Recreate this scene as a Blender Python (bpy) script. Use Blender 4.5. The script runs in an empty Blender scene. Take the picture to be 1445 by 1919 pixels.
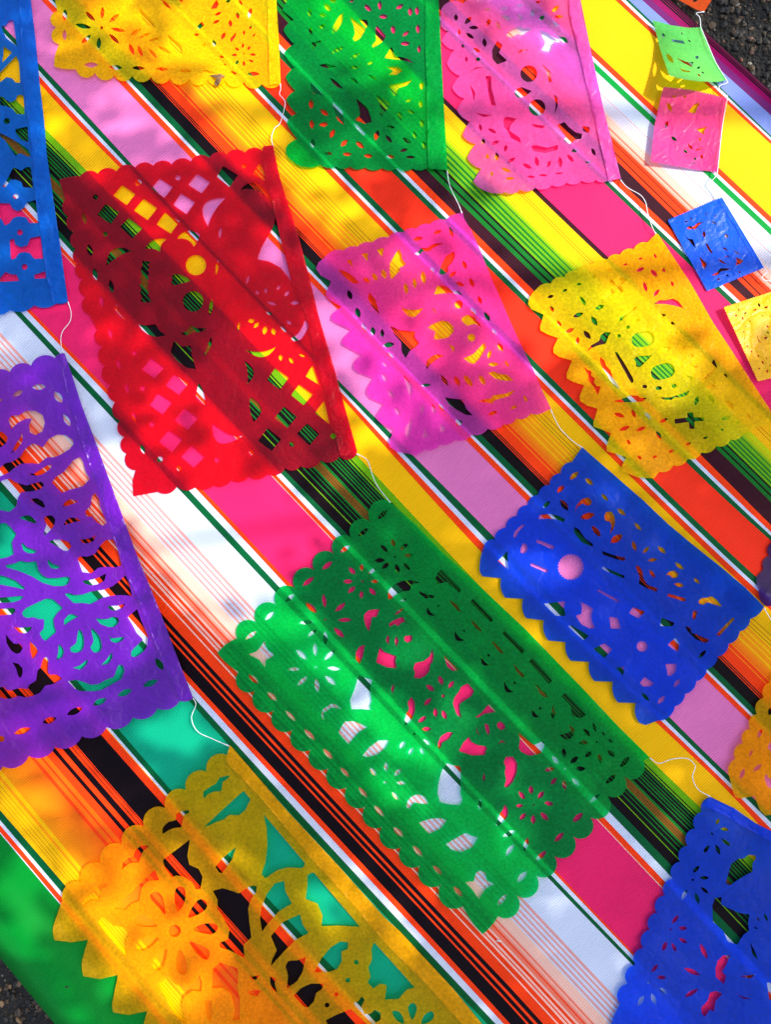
import bpy, math, random
import numpy as np
from mathutils import Vector, Matrix, noise
from mathutils.geometry import delaunay_2d_cdt
R = math.radians
random.seed(4)
scene = bpy.context.scene
C = scene.collection
# ---------------------------------------------------------------- camera
W0, H0 = 1445.0, 1919.0
FPX = 1500.0
CAM_H = 0.90
TILT = R(8.0)          # away from straight down, towards the upper left of the picture
cam_d = bpy.data.cameras.new('camera')
cam = bpy.data.objects.new('camera', cam_d); C.objects.link(cam)
cam_d.sensor_fit = 'HORIZONTAL'; cam_d.sensor_width = 36.0; cam_d.lens = FPX / W0 * 36.0
cam_d.clip_start = 0.02; cam_d.clip_end = 300
axis = Vector((1, 1, 0)).normalized()      # rotating about this leans the view to the upper left
ROT = Matrix.Rotation(TILT, 3, axis)
view = ROT @ Vector((0, 0, -1))
cam.location = Vector((0, 0, CAM_H)) + Vector((-view.x, -view.y, 0)) * CAM_H
cam.rotation_euler = ROT.to_euler()
scene.camera = cam
CL = np.array(cam.location); RM = np.array(ROT)

def P(x, y, z=0.0):
    """point of the world at height z seen at photograph pixel (x, y)"""
    x = np.asarray(x, float); y = np.asarray(y, float); z = np.asarray(z, float)
    dx = (x - W0 / 2) / FPX; dy = -(y - H0 / 2) / FPX
    d = np.stack([dx, dy, -np.ones_like(dx)], -1) @ RM.T
    t = (z - CL[2]) / d[..., 2]
    return CL + d * t[..., None]

# ---------------------------------------------------------------- sky, sun, exposure
SUN_EL, SUN_AZ = R(50), R(83)         # azimuth clockwise from +Y (top of the picture)
SUN_DIR = Vector((math.sin(SUN_AZ) * math.cos(SUN_EL), math.cos(SUN_AZ) * math.cos(SUN_EL), math.sin(SUN_EL)))
world = bpy.data.worlds.new('World'); scene.world = world; world.use_nodes = True
wn = world.node_tree.nodes; wl = world.node_tree.links
sky = wn.new('ShaderNodeTexSky'); sky.sky_type = 'NISHITA'; sky.sun_disc = False
sky.sun_elevation = SUN_EL; sky.sun_rotation = SUN_AZ; sky.dust_density = 3.0; sky.ozone_density = 0.6
wl.new(sky.outputs[0], wn['Background'].inputs[0]); wn['Background'].inputs[1].default_value = 0.15
sd = bpy.data.lights.new('sun', 'SUN'); sd.energy = 2.5; sd.angle = R(0.55); sd.color = (1, .96, .88)
so = bpy.data.objects.new('sun', sd); C.objects.link(so)
so.rotation_euler = SUN_DIR.to_track_quat('Z', 'Y').to_euler(); so.location = SUN_DIR * 8
scene.view_settings.view_transform = 'Standard'; scene.view_settings.look = 'None'
scene.view_settings.exposure = 1.04; scene.view_settings.gamma = 1
scene.cycles.max_bounces = 10; scene.cycles.transparent_max_bounces = 16
scene.cycles.transmission_bounces = 8

def lin(c):
    return [((v / 255) / 12.92 if v / 255 <= .04045 else ((v / 255 + .055) / 1.055) ** 2.4) for v in c]

def tag(o, label=None, cat=None, group=None, kind=None):
    if label: o['label'] = label
    if cat: o['category'] = cat
    if group: o['group'] = group
    if kind: o['kind'] = kind
    return o

def mesh_obj(name, verts, faces, mat, parent=None, smooth=True):
    me = bpy.data.meshes.new(name); me.from_pydata([tuple(v) for v in verts], [], [tuple(f) for f in faces])
    if smooth: me.polygons.foreach_set('use_smooth', [True] * len(me.polygons))
    me.materials.append(mat); me.update()
    o = bpy.data.objects.new(name, me); C.objects.link(o)
    if parent: o.parent = parent; o.matrix_parent_inverse = Matrix.Translation(-parent.location)
    return o


# ---- traced data: everything in photograph pixels, unprojected onto the ground by P()
FLAGS = """
FLAG red
T 100 260 4.8167
O 50 375 ~5 245 340 ~24 400 318 ~24 570 298 ~24 740 262 ~24 900 248 ~24 1070 235 ~24 1240 208 ~24
T 380 260 4.8167
O 60 175 ~24 215 148 ~24 380 130 ~24 540 115 545 72 635 62 655 170 700 370 780 620 870 900 960 1250 1045 1600
T 380 600 4.8167
O 1190 450 1300 850 1395 1185 1380 1225 ~24 1235 1228 ~22 1065 1265 ~22 885 1318 ~22 745 1335 ~22 585 1387 ~22 415 1410 ~22 255 1440 ~22
T 100 600 4.8167
O 1449 1490 ~20 1285 1502 ~24 1118 1495 ~24 945 1550 722 1590 715 1450 742 1355 ~30 660 1205 ~30 640 1055 ~30 605 905 ~30 560 740 ~30 515 583 ~30 465 411 ~30 445 238 ~30 395 88
T 100 260 4.8167
O 320 1590 ~30 290 1430 ~30 265 1270 ~30 215 1130 ~28 205 1000 ~28 185 845 ~26 133 705 ~26 110 550
T 380 260 4.8167
H 545 72 635 62 655 170 700 370 780 620 870 900 960 1250 1045 1600
T 380 600 4.8167
H 1190 450 1300 850 1395 1185 1380 1225 1240 1222 1130 700 1010 370
T 380 260 4.8167
H 935 1600 800 1290 720 980 655 700 630 560 570 370 545 115
T 100 260 4.8167
C 380 530 24
L 265 668 295 775 38
P 470 590 595 665 520 775 398 690
P 680 720 803 812 712 905 602 795
C 468 865 22
L 315 955 345 1065 50
L 365 1170 390 1280 46
L 512 1275 535 1392 44
L 425 1415 440 1525 38
P 620 420 742 502 662 603 540 515
C 768 400 28
P 815 543 938 630 852 738 728 652
P 1010 665 1140 748 1060 860 930 775
P 960 362 1078 440 1002 537 885 450
C 1125 355 24
P 1297 318 1417 398 1337 497 1217 418
P 1150 495 1280 577 1202 685 1083 600
P 825 1000 ~20 1028 912 ~-18 965 1025 ~-12
P 1118 910 ~15 1230 832 ~8 1325 870 ~5 1268 978 ~-20
M 480 1150 540 1000 710 1015 590 1065
P 800 1103 885 1115 850 1140 870 1165 850 1190 868 1215 850 1240 862 1265 848 1290 862 1320 845 1345 865 1385 855 1410 885 1470 850 1483 785 1470 800 1430 778 1390 795 1360 778 1330 795 1290 782 1260 800 1220 785 1180 805 1150
C 1287 1143 92
C 1262 1470 93
S 1235 1282 1170 1240 1110 1222 1070 1240 1075 1270 1065 1300 1090 1325 1150 1310
P 570 1495 ~-10 665 1640 600 1615 550 1555
T 380 260 4.8167
L 85 1445 60 1600 34
P 185 250 318 332 243 440 125 345
C 373 250 22
P 512 225 ~10 560 385 450 320
M 335 468 490 405 635 585 480 470
P 655 705 720 980 740 1050 800 1290 700 1165 600 1110 490 1090 530 985 580 895 620 830 645 770
M 210 535 10 600 48 798 105 660
L 165 795 150 905 24
L 138 1095 120 1235 26
L 420 1230 392 1320 20
L 480 1370 505 1410 28
L 568 1350 570 1398 30
L 700 1325 668 1365 26
L 782 1375 738 1425 30
L 580 1475 665 1502 26
L 790 1485 868 1482 36
L 565 1570 632 1585 26
T 380 600 4.8167
L 410 15 470 0 40
L 510 20 460 72 34
L 575 55 550 130 44
L 630 72 650 138 42
L 755 5 803 42 28
L 700 60 752 112 34
L 330 15 322 100 22
S 925 0 950 60 900 160 840 190 790 175 860 120 905 50
M 385 268 540 335 665 240 530 285
M 375 365 460 470 402 578 405 470
M 430 692 530 800 458 922 425 800
M 75 145 75 240 8 330 45 230
L 705 310 705 370 38
L 780 335 820 395 34
L 868 310 942 330 26
P 655 433 780 520 698 630 578 543
P 870 580 997 672 912 770 798 678
P 732 780 850 872 765 975 648 885
P 585 975 710 1075 622 1182 500 1090
P 943 932 1052 1030 962 1133 850 1025
P 993 405 1055 588 928 510
P 1095 725 1145 940 1015 838
C 805 1120 24
C 1177 1048 26
C 437 1200 24
C 130 1262 24
M 85 925 150 1110 370 1040 245 1030
T 100 600 4.8167
L 500 75 530 170 34
C 731 300 22
L 572 347 600 447 34
L 650 565 672 665 36
C 805 617 24
L 718 825 740 918 38
C 890 940 24
L 790 1118 825 1212 38
C 963 1256 26
C 1138 1335 25
P 880 342 1000 432 912 530 795 445
P 1088 490 1225 570 1135 678 1013 590
P 945 658 1075 742 990 855 870 770
P 1182 795 1308 885 1215 995 1092 905
P 1042 992 1168 1078 1072 1195 952 1100
P 1250 1130 1370 1235 1270 1335 1152 1235
P 1310 565 ~10 1370 770 ~10 1285 690
P 765 38 830 50 920 38 960 100 1015 138 940 155 860 135 800 90
P 1145 125 1200 100 1240 50 1290 72 1380 75 1330 110 1270 108 1200 140
P 1085 188 1160 240 1240 232 1250 320 1288 445 1200 430 1110 360 1060 290
FLAG pinkmid
T 580 390 5
O 205 690 100 630 62 570 85 510 140 470 ~5 160 445 ~15 320 400 ~15 450 365 ~15 590 325 ~15 735 278 ~15 875 230 ~15 1000 195 ~15 1130 155 ~15 1280 112 1320 75 1435 40
T 780 390 5
O 450 100 520 220 610 420 700 650 790 850 920 1150 1010 1340 1100 1520 1190 1730 1265 1880
T 680 640 4
O 1375 520 ~12 1258 540 ~18 1150 577 ~18 1055 620 ~18 935 655 ~18 820 697 ~18 690 735 ~18 580 768 ~18 470 810 395 855 345 842 250 825 200 790 ~10 210 720 240 660 120 600 ~12 115 540 160 470 60 425 35 390 ~10 40 340 80 275
T 580 390 5
O 460 1540 415 1500 ~10 430 1430 495 1375 370 1310 305 1275 ~10 325 1210 395 1140 270 1085 208 1045 ~10 225 980 300 925 200 870 155 830 ~10 170 760
L 360 770 395 860 46
L 438 932 470 1030 50
L 487 1072 540 1168 40
L 590 1112 600 1200 46
L 680 1132 685 1215 36
L 690 1290 795 1275 50
L 725 1350 795 1405 30
P 345 500 385 478 415 560
P 487 432 550 420 545 505
P 630 390 700 375 680 468
P 265 575 350 600 420 650 470 710 400 705 320 640
P 835 385 865 430 870 480 905 525 880 550 845 555 850 590 800 640 770 675 750 620 755 520 800 440
L 505 650 565 705 40
L 590 610 635 685 44
L 680 575 715 665 46
L 895 700 915 810 42
L 980 655 992 755 38
L 1060 590 1078 715 48
L 970 300 1065 280 40
L 1160 240 1240 215 36
L 1310 180 1345 275 34
P 1045 375 1100 375 1170 335 1265 330 1180 365 1115 410 1060 405 1025 450 975 425 1030 405
P 1355 405 1365 450 1340 510 1300 550 1300 600 1245 630 1215 615 1235 540 1280 450
L 1140 550 1165 610 36
L 1310 650 1375 595 36
P 1195 730 1250 725 1300 745 1340 775 1390 775 1440 820 1320 795 1260 800 1170 812
P 560 790 620 860 640 930 655 1000 590 930 545 850
M 860 932 960 1025 1070 935 965 955
P 1145 930 1185 960 1183 995
P 1110 1120 1160 1085 1240 1055 1300 1065 1350 1110 1350 1165 1300 1215 1230 1230 1165 1232 1180 1160
P 755 1105 850 1145 990 1158 985 1210 1030 1265 990 1310 940 1340 900 1410 865 1350 860 1260 800 1190
P 1300 1270 1360 1305 1355 1360
P 1100 1430 1150 1385 1200 1368 1260 1385 1190 1420 1130 1470 1100 1515 1090 1480
L 1230 1565 1300 1665 40
L 1045 1665 1140 1655 30
L 680 1435 738 1492 36
L 680 1545 730 1630 48
L 738 1695 790 1785 40
P 885 1560 960 1660 955 1780 930 1740 900 1650
T 780 390 5
L 370 700 455 730 36
L 435 495 470 572 40
L 500 655 540 745 40
L 580 825 612 900 36
C 400 905 37
P 480 1000 555 1020 560 1050 590 1075 615 1115 550 1085 480 1105 430 1065 425 1030
L 512 930 560 1010 48
L 640 975 690 1060 44
L 715 1125 755 1195 36
C 518 1215 36
P 445 1410 540 1365 640 1258 655 1310 605 1400 545 1465 500 1450
L 700 1330 675 1415 38
L 765 1262 815 1345 44
L 830 1430 870 1490 26
L 675 1465 775 1465 40
P 670 1545 730 1530 780 1555 850 1560 915 1620 830 1620 740 1600
L 590 1565 650 1660 46
L 445 1565 530 1675 54
L 360 1575 408 1670 46
P 580 1810 640 1790 700 1785 720 1755 830 1740 930 1705 880 1760 740 1800 710 1835
L 880 1880 950 1855 30
L 1010 1755 1040 1820 28
T 680 640 4
L 240 490 285 560 36
L 448 465 445 548 26
L 520 470 540 545 30
L 570 465 608 525 30
P 375 540 370 620 345 725 315 700 318 650 350 600
P 460 645 495 715 445 725
P 580 610 628 660 580 685
P 695 578 750 600 735 630 705 635
P 612 418 680 430 740 435 765 470 770 500 825 555 770 550 700 510 650 475
L 940 550 1010 525 30
FLAG yellowmid
T 980 430 5
O 195 800 80 750 48 700 ~5 70 630 ~5 130 560 ~15 262 508 ~20 390 450 ~20 510 390 ~20 645 330 ~20 790 285 ~20 910 240 ~20 1040 188 ~20 1165 125 1250 42 1270 48 1350 170 1570 500
T 1156 530 5
O 900 370 1060 610 1200 830 1350 1060 1444 1200 1475 1280 ~10 1325 1350 ~10 1190 1405 ~20 1065 1470 ~20 930 1530 ~20 795 1590 ~20 665 1650 ~20 530 1710 ~20 400 1770 350 1833 200 1825 60 1770 ~10 50 1710 88 1635
T 1050 680 5
O 530 855 440 830 ~10 445 750 475 660 400 630 315 600 ~10 320 530 350 430 250 400 190 360 ~10 190 290 225 212 120 180 65 150 ~10 70 80 110 -20
T 980 430 5
O 340 1195 290 1160 ~10 295 1090 330 1020 230 985 168 950 ~10 170 880
L 230 640 290 622 30
L 370 585 418 562 24
L 500 522 555 508 24
L 645 450 690 435 24
L 785 390 845 378 20
L 940 335 985 325 20
L 1080 285 1125 268 20
L 1230 230 1252 275 24
L 258 720 290 775 32
L 320 855 362 910 30
L 400 965 480 932 40
L 518 1005 508 1080 34
L 540 630 590 720 36
L 675 750 765 712 42
L 470 822 565 785 42
L 642 815 698 905 46
L 570 950 635 1028 46
L 1060 395 1140 362 36
L 1198 378 1260 445 40
L 1310 365 1332 405 26
L 1132 490 1162 590 36
L 1225 628 1280 562 34
L 1390 485 1412 538 26
P 805 490 835 458 850 500 880 530 920 450 970 470 940 510 910 530 945 565 930 600 880 555 840 515
P 745 625 850 540 870 590 780 650
P 905 875 910 820 960 775 1075 715 1060 745 980 800
P 598 1152 635 1090 715 1045 730 990 770 965 825 965 800 1010 780 1070 700 1090 640 1115
P 860 1145 890 1155 915 1200 940 1235 960 1270 985 1310 1000 1340 1025 1380 1040 1415 1025 1448 990 1400 960 1340 930 1290 905 1240 880 1195
P 725 1195 765 1230 780 1280 820 1320 840 1380 900 1470 910 1505 860 1470 820 1420 780 1350 740 1290 722 1240
P 565 1285 610 1320 645 1330 640 1370 680 1400 665 1430 690 1470 730 1470 705 1555 665 1480 620 1420 610 1360
P 845 1610 930 1590 1010 1555 1080 1560 1100 1580 1165 1578 1120 1615 1040 1618 900 1622
T 1156 530 5
P 350 200 400 165 460 165 530 150 580 175 625 240 540 215 450 200
P 415 290 465 300 420 340
P 520 360 550 392 488 400
P 540 465 572 460 560 490
C 105 418 18
C 198 352 16
C 22 500 18
E 140 550 354 510 142
E 322 860 542 805 145
P 160 715 190 690 333 680 220 792 180 785 180 745
P 430 640 445 595 470 605 510 605 480 650 450 640
E 240 970 285 975 34
E 365 990 422 985 36
E 515 968 560 965 36
P 405 1075 500 1075 580 1050 685 1008 660 1055 590 1078 550 1070 510 1100 440 1095
P 645 862 718 888 697 922
P 690 775 762 780 750 800
P 910 712 942 790 930 820 860 890 790 925 830 880 890 800 890 750
P 610 635 630 590 650 600
P 660 700 710 660 725 700
L 1005 850 1035 890 26
L 835 980 930 968 36
L 760 1062 735 1150 42
L 858 1055 915 1125 42
L 1025 1102 1095 1185 42
L 980 1280 1075 1250 40
L 1225 1232 1250 1275 20
L 1110 1320 1160 1302 24
L 970 1385 1005 1370 20
L 805 1460 858 1445 22
L 645 1522 697 1498 24
L 482 1590 535 1568 24
L 330 1640 382 1622 24
P 658 1220 715 1215 722 1262 815 1262 820 1295 728 1300 730 1370 682 1370 675 1305 545 1322 540 1278 665 1262
L 400 1310 478 1272 34
L 262 1212 318 1280 34
T 1050 680 5
L 503 472 605 508 40
L 672 435 705 515 36
L 552 635 655 595 38
L 712 640 802 600 36
L 900 640 948 718 38
L 625 720 658 768 28
L 725 870 762 905 28
FLAG bluemid
T 890 830 5
O 1005 40
T 1156 940 5
O 260 0 480 210 720 410 960 600 1200 800 1380 985 ~10 1250 1100 ~18 1150 1215 ~18 1050 1330 ~18 945 1450 ~18 845 1565 ~18 745 1680 ~18 640 1800 ~18
T 990 1120 5
O 1375 1015 ~20 1210 1150 1100 1192 1040 1170 ~12 1010 985 840 980 ~12 795 785 620 780 ~12 572 600 400 590 ~12 352 415 190 400 ~12 148 212
T 890 830 5
O 480 1640 ~12 455 1460 285 1450 ~12 248 1268 75 1250 ~10 45 1180 ~5 85 975 ~22 185 905 ~22 290 795 ~22 395 685 ~22 495 582 ~22 595 490 ~22 700 395 ~22 805 285 ~22 910 180
L 890 345 970 270 46
L 1035 330 1108 395 44
L 770 465 838 400 44
L 640 608 705 545 40
L 800 530 875 635 56
L 1185 475 1250 545 36
L 1335 615 1415 680 40
P 935 660 950 590 1000 530 1060 508 1095 540 1090 580 1050 590 1010 565 960 600
P 1265 860 1280 780 1270 740 1225 730 1210 690 1230 645 1280 642 1310 690 1315 750 1300 800
L 985 705 1125 665 60
L 1095 775 1180 880 50
L 1270 935 1385 860 66
P 595 715 610 675 700 665 780 680 845 715 835 745 760 715 680 708
P 930 785 975 810 1030 890 1110 950 1100 975 1000 930 930 840
P 360 885 375 830 440 765 470 770 410 830 385 885
P 455 935 490 960 495 1000 470 1035 430 1030 430 985
P 580 905 745 965 735 1000 575 930
P 528 1120 690 1190 682 1220 522 1150
Z 900 1162 124 26
P 315 1005 305 1050 318 1190 215 1105 270 1050
P 1190 1010 1300 1050 1410 1075 1405 1105 1320 1090 1200 1045
P 1195 1155 1300 1200 1405 1245 1395 1272 1290 1225 1190 1180
P 1155 1370 1355 1475 1345 1495 1145 1385
P 645 1505 780 1490 850 1480 835 1540 850 1620 760 1620
P 990 1490 1060 1520 1110 1555 1090 1620 1100 1680 1130 1735 1080 1740 1000 1700 945 1620 1000 1600 1005 1540
P 1260 1625 1340 1640 1370 1740 1275 1740
P 870 1715 900 1705 1070 1805 1020 1850
T 990 1120 5
P 610 480 715 425 790 485 715 565
P 820 655 900 645 890 730
C 1067 455 50
P 945 145 980 88 1095 130 1035 195
P 1235 265 1250 185 1375 235 1350 270
P 1305 440 1385 370 1415 430 1405 505 1370 490
P 1285 620 1390 618 1385 690 1340 732 1305 730 1300 670
P 1045 800 1090 740 1180 800 1150 830 1080 832
L 1060 890 1135 965 36
L 1365 835 1425 762 40
L 1215 992 1280 920 42
T 1156 940 5
L 165 198 230 270 34
L 148 365 178 465 40
L 245 485 305 420 34
L 385 420 460 485 40
L 290 552 380 540 34
L 305 635 360 715 34
L 545 570 628 635 38
L 720 715 778 768 30
L 540 770 630 790 40
P 175 605 205 600 240 650 250 720 290 780 380 810 375 845 290 815 205 770 215 710
P 460 690 490 655 540 645 580 680 560 715 520 715 490 685
P 480 860 645 905 640 938 475 885
P 765 930 800 900 840 900 890 885 940 920 990 985 930 970 850 940 810 968 770 955
P 715 1020 755 1030 735 1105 708 1090
P 1085 1085 1105 1100 960 1260 932 1245
P 640 1165 690 1180 700 1230 740 1240 870 1295 835 1325 740 1290 700 1250 660 1210
L 765 1465 838 1390 36
FLAG greenmid
T 600 930 5
O 640 40 900 270 1140 520 1440 790
T 960 1180 5
O 130 0 400 280 700 590 1000 910 1290 1195 1230 1225 ~42 1042 1368 ~42 890 1552 ~42 735 1757 ~42
T 740 1480 4.0028
O 1340 350 ~42 1195 492 ~42 1060 640 ~42 915 790 ~42 775 945 ~5 660 1080 ~5 510 870 ~42 350 705 ~42 190 565 ~42
T 520 1290 5
O 1162 1481 ~42 980 1295 ~42 830 1100 ~42 655 920 ~42 480 745 ~42 315 570 ~42 145 385 ~42
T 400 930 5
O 565 2005 ~42 390 1820 ~42 235 1645 ~5 38 1470 ~8 225 1330 ~42 405 1185 ~42 590 1018 ~42 765 860 ~42 945 692 ~42 1130 540 ~42 1290 385 ~42
T 600 930 5
O 470 240 ~35
T 400 930 5
L 300 1340 410 1262 40
L 485 1160 572 1080 44
L 670 990 762 915 44
L 835 840 945 755 44
L 1020 685 1115 610 46
L 775 1435 880 1530 46
L 950 1370 958 1500 40
L 1040 1535 1140 1440 44
L 1065 1605 1200 1620 38
L 1045 1680 1150 1768 46
L 960 1705 980 1838 46
L 785 1775 882 1685 40
L 700 1620 815 1618 34
C 965 1600 12
L 865 995 970 1090 50
L 1030 910 1048 1045 40
L 1140 1080 1238 998 44
L 1165 1160 1300 1155 38
L 1130 1230 1228 1325 46
L 1048 1260 1050 1395 44
L 885 1315 970 1245 34
L 805 1185 940 1175 40
C 1050 1155 10
L 1270 665 1330 730 42
L 1215 797 1308 797 42
L 1260 905 1330 845 42
L 1390 885 1385 958 36
L 1390 630 1390 700 36
P 480 1350 490 1400 515 1445 570 1480 540 1510 490 1530 485 1605 430 1530 330 1480 400 1455 450 1400
L 330 1672 422 1752 46
L 505 1832 595 1915 46
T 600 930 5
L 190 525 280 460 44
L 360 375 450 298 44
L 540 215 630 128 46
L 460 860 522 925 44
L 475 798 552 795 34
L 455 725 520 675 36
C 395 795 10
L 672 398 698 475 40
L 750 500 822 445 40
L 790 558 872 545 36
L 785 625 840 692 42
L 710 630 738 722 44
L 580 680 650 620 40
L 510 602 608 598 44
L 565 455 632 522 42
C 700 567 12
P 635 960 640 880 700 820 780 790 870 785 940 810 860 820 840 885 780 890 710 920 660 965
P 1140 682 1325 875 1300 905 1185 800 1095 825 1082 770 1100 710
P 925 880 960 905 990 910 1020 925 1050 920 1080 945 1040 955 1015 950 990 960 965 935 935 920
M 1005 1035 1010 1105 1090 1115 1040 1090
C 1105 1027 12
P 1210 965 1245 990 1285 1015 1305 1055 1330 1080 1290 1075 1265 1045 1240 1020 1225 1000
M 1265 1260 1275 1345 1370 1345 1310 1325
C 1348 1260 10
P 1430 955 1625 1155 1600 1185 1405 990
P 1410 1150 1440 1175 1480 1215 1520 1260 1500 1265 1460 1235 1430 1195
P 410 1150 415 1100 460 1065 560 1055 530 1130 485 1130 475 1200 458 1270 425 1210
P 645 1190 700 1155 775 1130 800 1170 760 1185 730 1220 700 1195 650 1225
P 790 1310 860 1300 865 1350 820 1372 790 1350
P 635 1295 650 1320 645 1395 615 1350
P 710 1300 738 1350 715 1420 700 1360
P 420 1390 400 1500 370 1570 335 1530 335 1460 370 1405
P 560 1410 600 1455 720 1500 705 1540 720 1610 620 1600 525 1555
P 690 1750 695 1800 680 1850 665 1800
L 700 1110 780 1050 24
P 740 980 810 950 800 985
T 740 1180 5
P 1030 10 1218 195 1190 228 1005 38
P 905 100 950 130 985 165 1020 215 1010 228 975 205 945 165 915 125
M 808 245 825 328 900 325 850 305
C 878 240 13
P 1105 320 1140 340 1160 375 1195 400 1220 440 1190 445 1165 415 1135 385 1130 355
M 1028 470 1040 575 1125 575 1065 550
C 1122 497 13
P 1308 505 1350 520 1370 560 1415 585 1440 630 1400 630 1360 600 1345 560
M 1288 740 1295 810 1355 815 1320 785
C 1362 735 13
L 295 515 370 572 44
L 415 430 448 518 46
L 503 548 555 478 40
L 272 705 345 640 40
L 378 730 385 820 42
L 445 750 485 840 44
C 455 620 16
L 220 868 298 810 42
L 255 930 345 928 40
L 265 1022 340 1080 34
L 240 1100 275 1172 32
L 130 1175 175 1100 36
L 45 1115 98 1042 42
C 182 975 14
P 350 180 365 240 355 300 330 330 325 380 290 430 235 455 178 450 190 400 172 365 190 310 270 295 330 245
P 460 240 595 380 540 385 490 340
P 685 500 745 570 720 620 640 670 605 700 610 760 625 830 580 790 545 690 560 630 600 580 625 530
P 155 625 185 670 190 760 150 860 95 895 90 850 110 780 135 745 120 680
P 410 1120 405 1060 430 1000 490 960 550 960 510 1020 440 1060 440 1090
P 695 1000 720 1050 780 1080 855 1090 865 1115 845 1145 855 1170 730 1178 600 1135 640 1060
P 840 875 880 890 890 960 875 992 850 930
P 770 900 778 960 800 995 765 960
P 990 855 1030 890 1035 920 1000 942 960 910 955 880
P 750 820 810 780 850 730 880 695 950 768 840 785 790 820
P 1160 965 1300 1080 1390 1040 1405 1080 1375 1150 1340 1165 1260 1180 1180 1140 1160 1100 1175 1030
P 1040 1190 1110 1188 1150 1250 1145 1330 1110 1420 1060 1475 1025 1470 1045 1400 1030 1340 1040 1280 1020 1240
P 1030 1630 1060 1680 1060 1740 1020 1800 965 1840 945 1820 980 1730 1015 1680
P 490 1245 550 1270 615 1280 620 1380 615 1540 635 1590 610 1640 510 1635 425 1615 400 1530 410 1430 440 1320
P 110 1670 120 1600 165 1555 220 1540 280 1560 320 1630 250 1630 190 1615 150 1650 150 1672
P 225 1805 330 1770 410 1762 490 1780 430 1860 320 1910
L 800 1580 795 1690 34
L 835 1345 835 1420 24
M 965 1080 1000 1035 1040 1065 1000 1055
T 960 1180 5
P 190 268 378 475 345 508 152 295
P 400 690 385 740 410 780 400 805 385 840 360 810 370 760 380 715
P 495 590 695 795 650 825 600 820 560 800 545 710 460 620
P 530 885 580 925 580 980 550 1020 500 1028 440 985 530 960 550 940
L 755 870 785 955 30
L 665 925 730 998 42
L 622 1057 712 1055 40
L 682 1195 748 1135 40
L 808 1160 832 1252 40
L 892 1120 962 1192 40
L 840 955 870 990 20
L 900 1025 945 1055 20
C 792 1050 10
L 480 1105 488 1198 44
L 540 1252 620 1185 46
L 588 1300 688 1300 46
L 375 1180 435 1260 40
L 560 1388 632 1462 38
L 478 1410 500 1498 40
L 362 1450 415 1385 38
L 305 1315 395 1300 40
C 495 1300 12
L 62 1510 120 1588 40
L 175 1455 180 1540 44
L 240 1580 300 1510 44
L 302 1615 390 1638 42
L 265 1708 340 1785 46
L 195 1730 200 1822 44
L 70 1782 130 1715 40
L 35 1650 105 1645 36
C 202 1640 9
L 725 1618 825 1535 34
L 875 1440 975 1350 46
L 1012 1285 1100 1185 50
T 520 1290 5
L 75 205 172 305 36
L 248 378 352 482 44
L 428 562 518 662 44
L 590 738 675 830 40
L 762 925 842 1022 42
L 905 1092 1000 1200 42
L 1085 1295 1182 1390 46
L 1268 1470 1360 1575 46
P 760 -125 830 -100 890 -80 865 0 885 120 865 165 880 200 790 192 695 195 680 110 725 0
P 420 290 410 240 425 190 470 170 500 140 550 150 605 195 540 180 500 180 460 215 430 220 435 290
P 570 410 630 310 720 305 845 360 760 410 665 520
P 795 632 860 550 950 485 1050 485 1010 560 930 620 850 640
L 868 740 928 820 44
L 1018 685 1020 780 40
L 1095 820 1158 750 42
L 1118 880 1205 888 36
L 1075 968 1138 1045 40
C 1012 880 16
T 740 1480 4.0028
L 285 565 355 635 34
L 440 722 508 800 36
P 600 650 610 620 640 602 680 620 690 680 750 702 680 740 630 818 585 750 530 690 595 682
L 770 865 840 780 36
L 918 690 992 608 42
L 1058 530 1138 455 38
L 1198 388 1268 318 38
L 1335 240 1412 170 42
P 382 405 530 320 580 345 625 355 580 430 500 465 430 450
L 808 350 908 305 40
L 832 495 895 405 36
L 970 460 1000 355 36
FLAG purple
T 0 650 5
O -80 330 ~20 -110 262 ~20 92 238 ~25 290 178 ~25 512 105 ~15 605 62 670 250 770 560 880 850 1000 1180 1140 1560 1270 1919
T 80 1080 5
O 1100 330 1270 780 1410 1138 ~15 1285 1165 ~20 1075 1235 ~22 845 1320 ~22 600 1410 ~22 365 1495 ~22 115 1595 ~22
T 0 1200 7.983
O 430 1725 ~22 40 1880 ~22 -350 2010
T 0 650 5
O -220 3900 -280 350
H 560 90 605 62 670 250 770 560 880 850 1000 1180 1140 1560 1270 1919
T 80 1080 5
H 1100 330 1270 780 1410 1138 1285 1160 1080 700 990 480
T 0 900 5
H 1290 1110 1180 860
T 0 650 5
H 1050 1750 950 1420 850 1150 760 880 640 500
L 298 380 432 372 56
L 510 420 582 525 66
L 592 630 660 745 50
L 118 465 215 410 44
C 5 500 14
P 80 680 110 645 180 640 240 600 330 600 400 640 420 710 400 790 330 830 280 800 270 740 300 670 240 675 170 710 105 772
P -40 790 30 800 75 850 60 900 10 940 -40 960
P 205 795 215 850 205 900 155 965 105 998 150 905 190 850
P -30 1160 50 1090 110 1080 190 1030 240 950 310 905 370 925 400 945 460 860 540 822 620 830 680 870 690 910 650 960 560 1015 510 1035 440 1035 360 1100 300 1090 200 1095 140 1130 80 1180 0 1215 -30 1210
P 260 1185 310 1190 380 1150 440 1110 490 1105 465 1150 400 1195 340 1210 290 1200
P 485 1270 520 1220 600 1170 690 1060 750 1030 780 1080 800 1160 840 1240 780 1305 650 1340 580 1370 530 1320
P -30 1290 20 1250 90 1235 150 1270 250 1300 330 1275 390 1262 415 1295 380 1335 290 1355 200 1360 165 1420 155 1490 90 1545 10 1530 -30 1500
P 280 1430 340 1415 400 1445 428 1505 400 1505 340 1470
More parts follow.
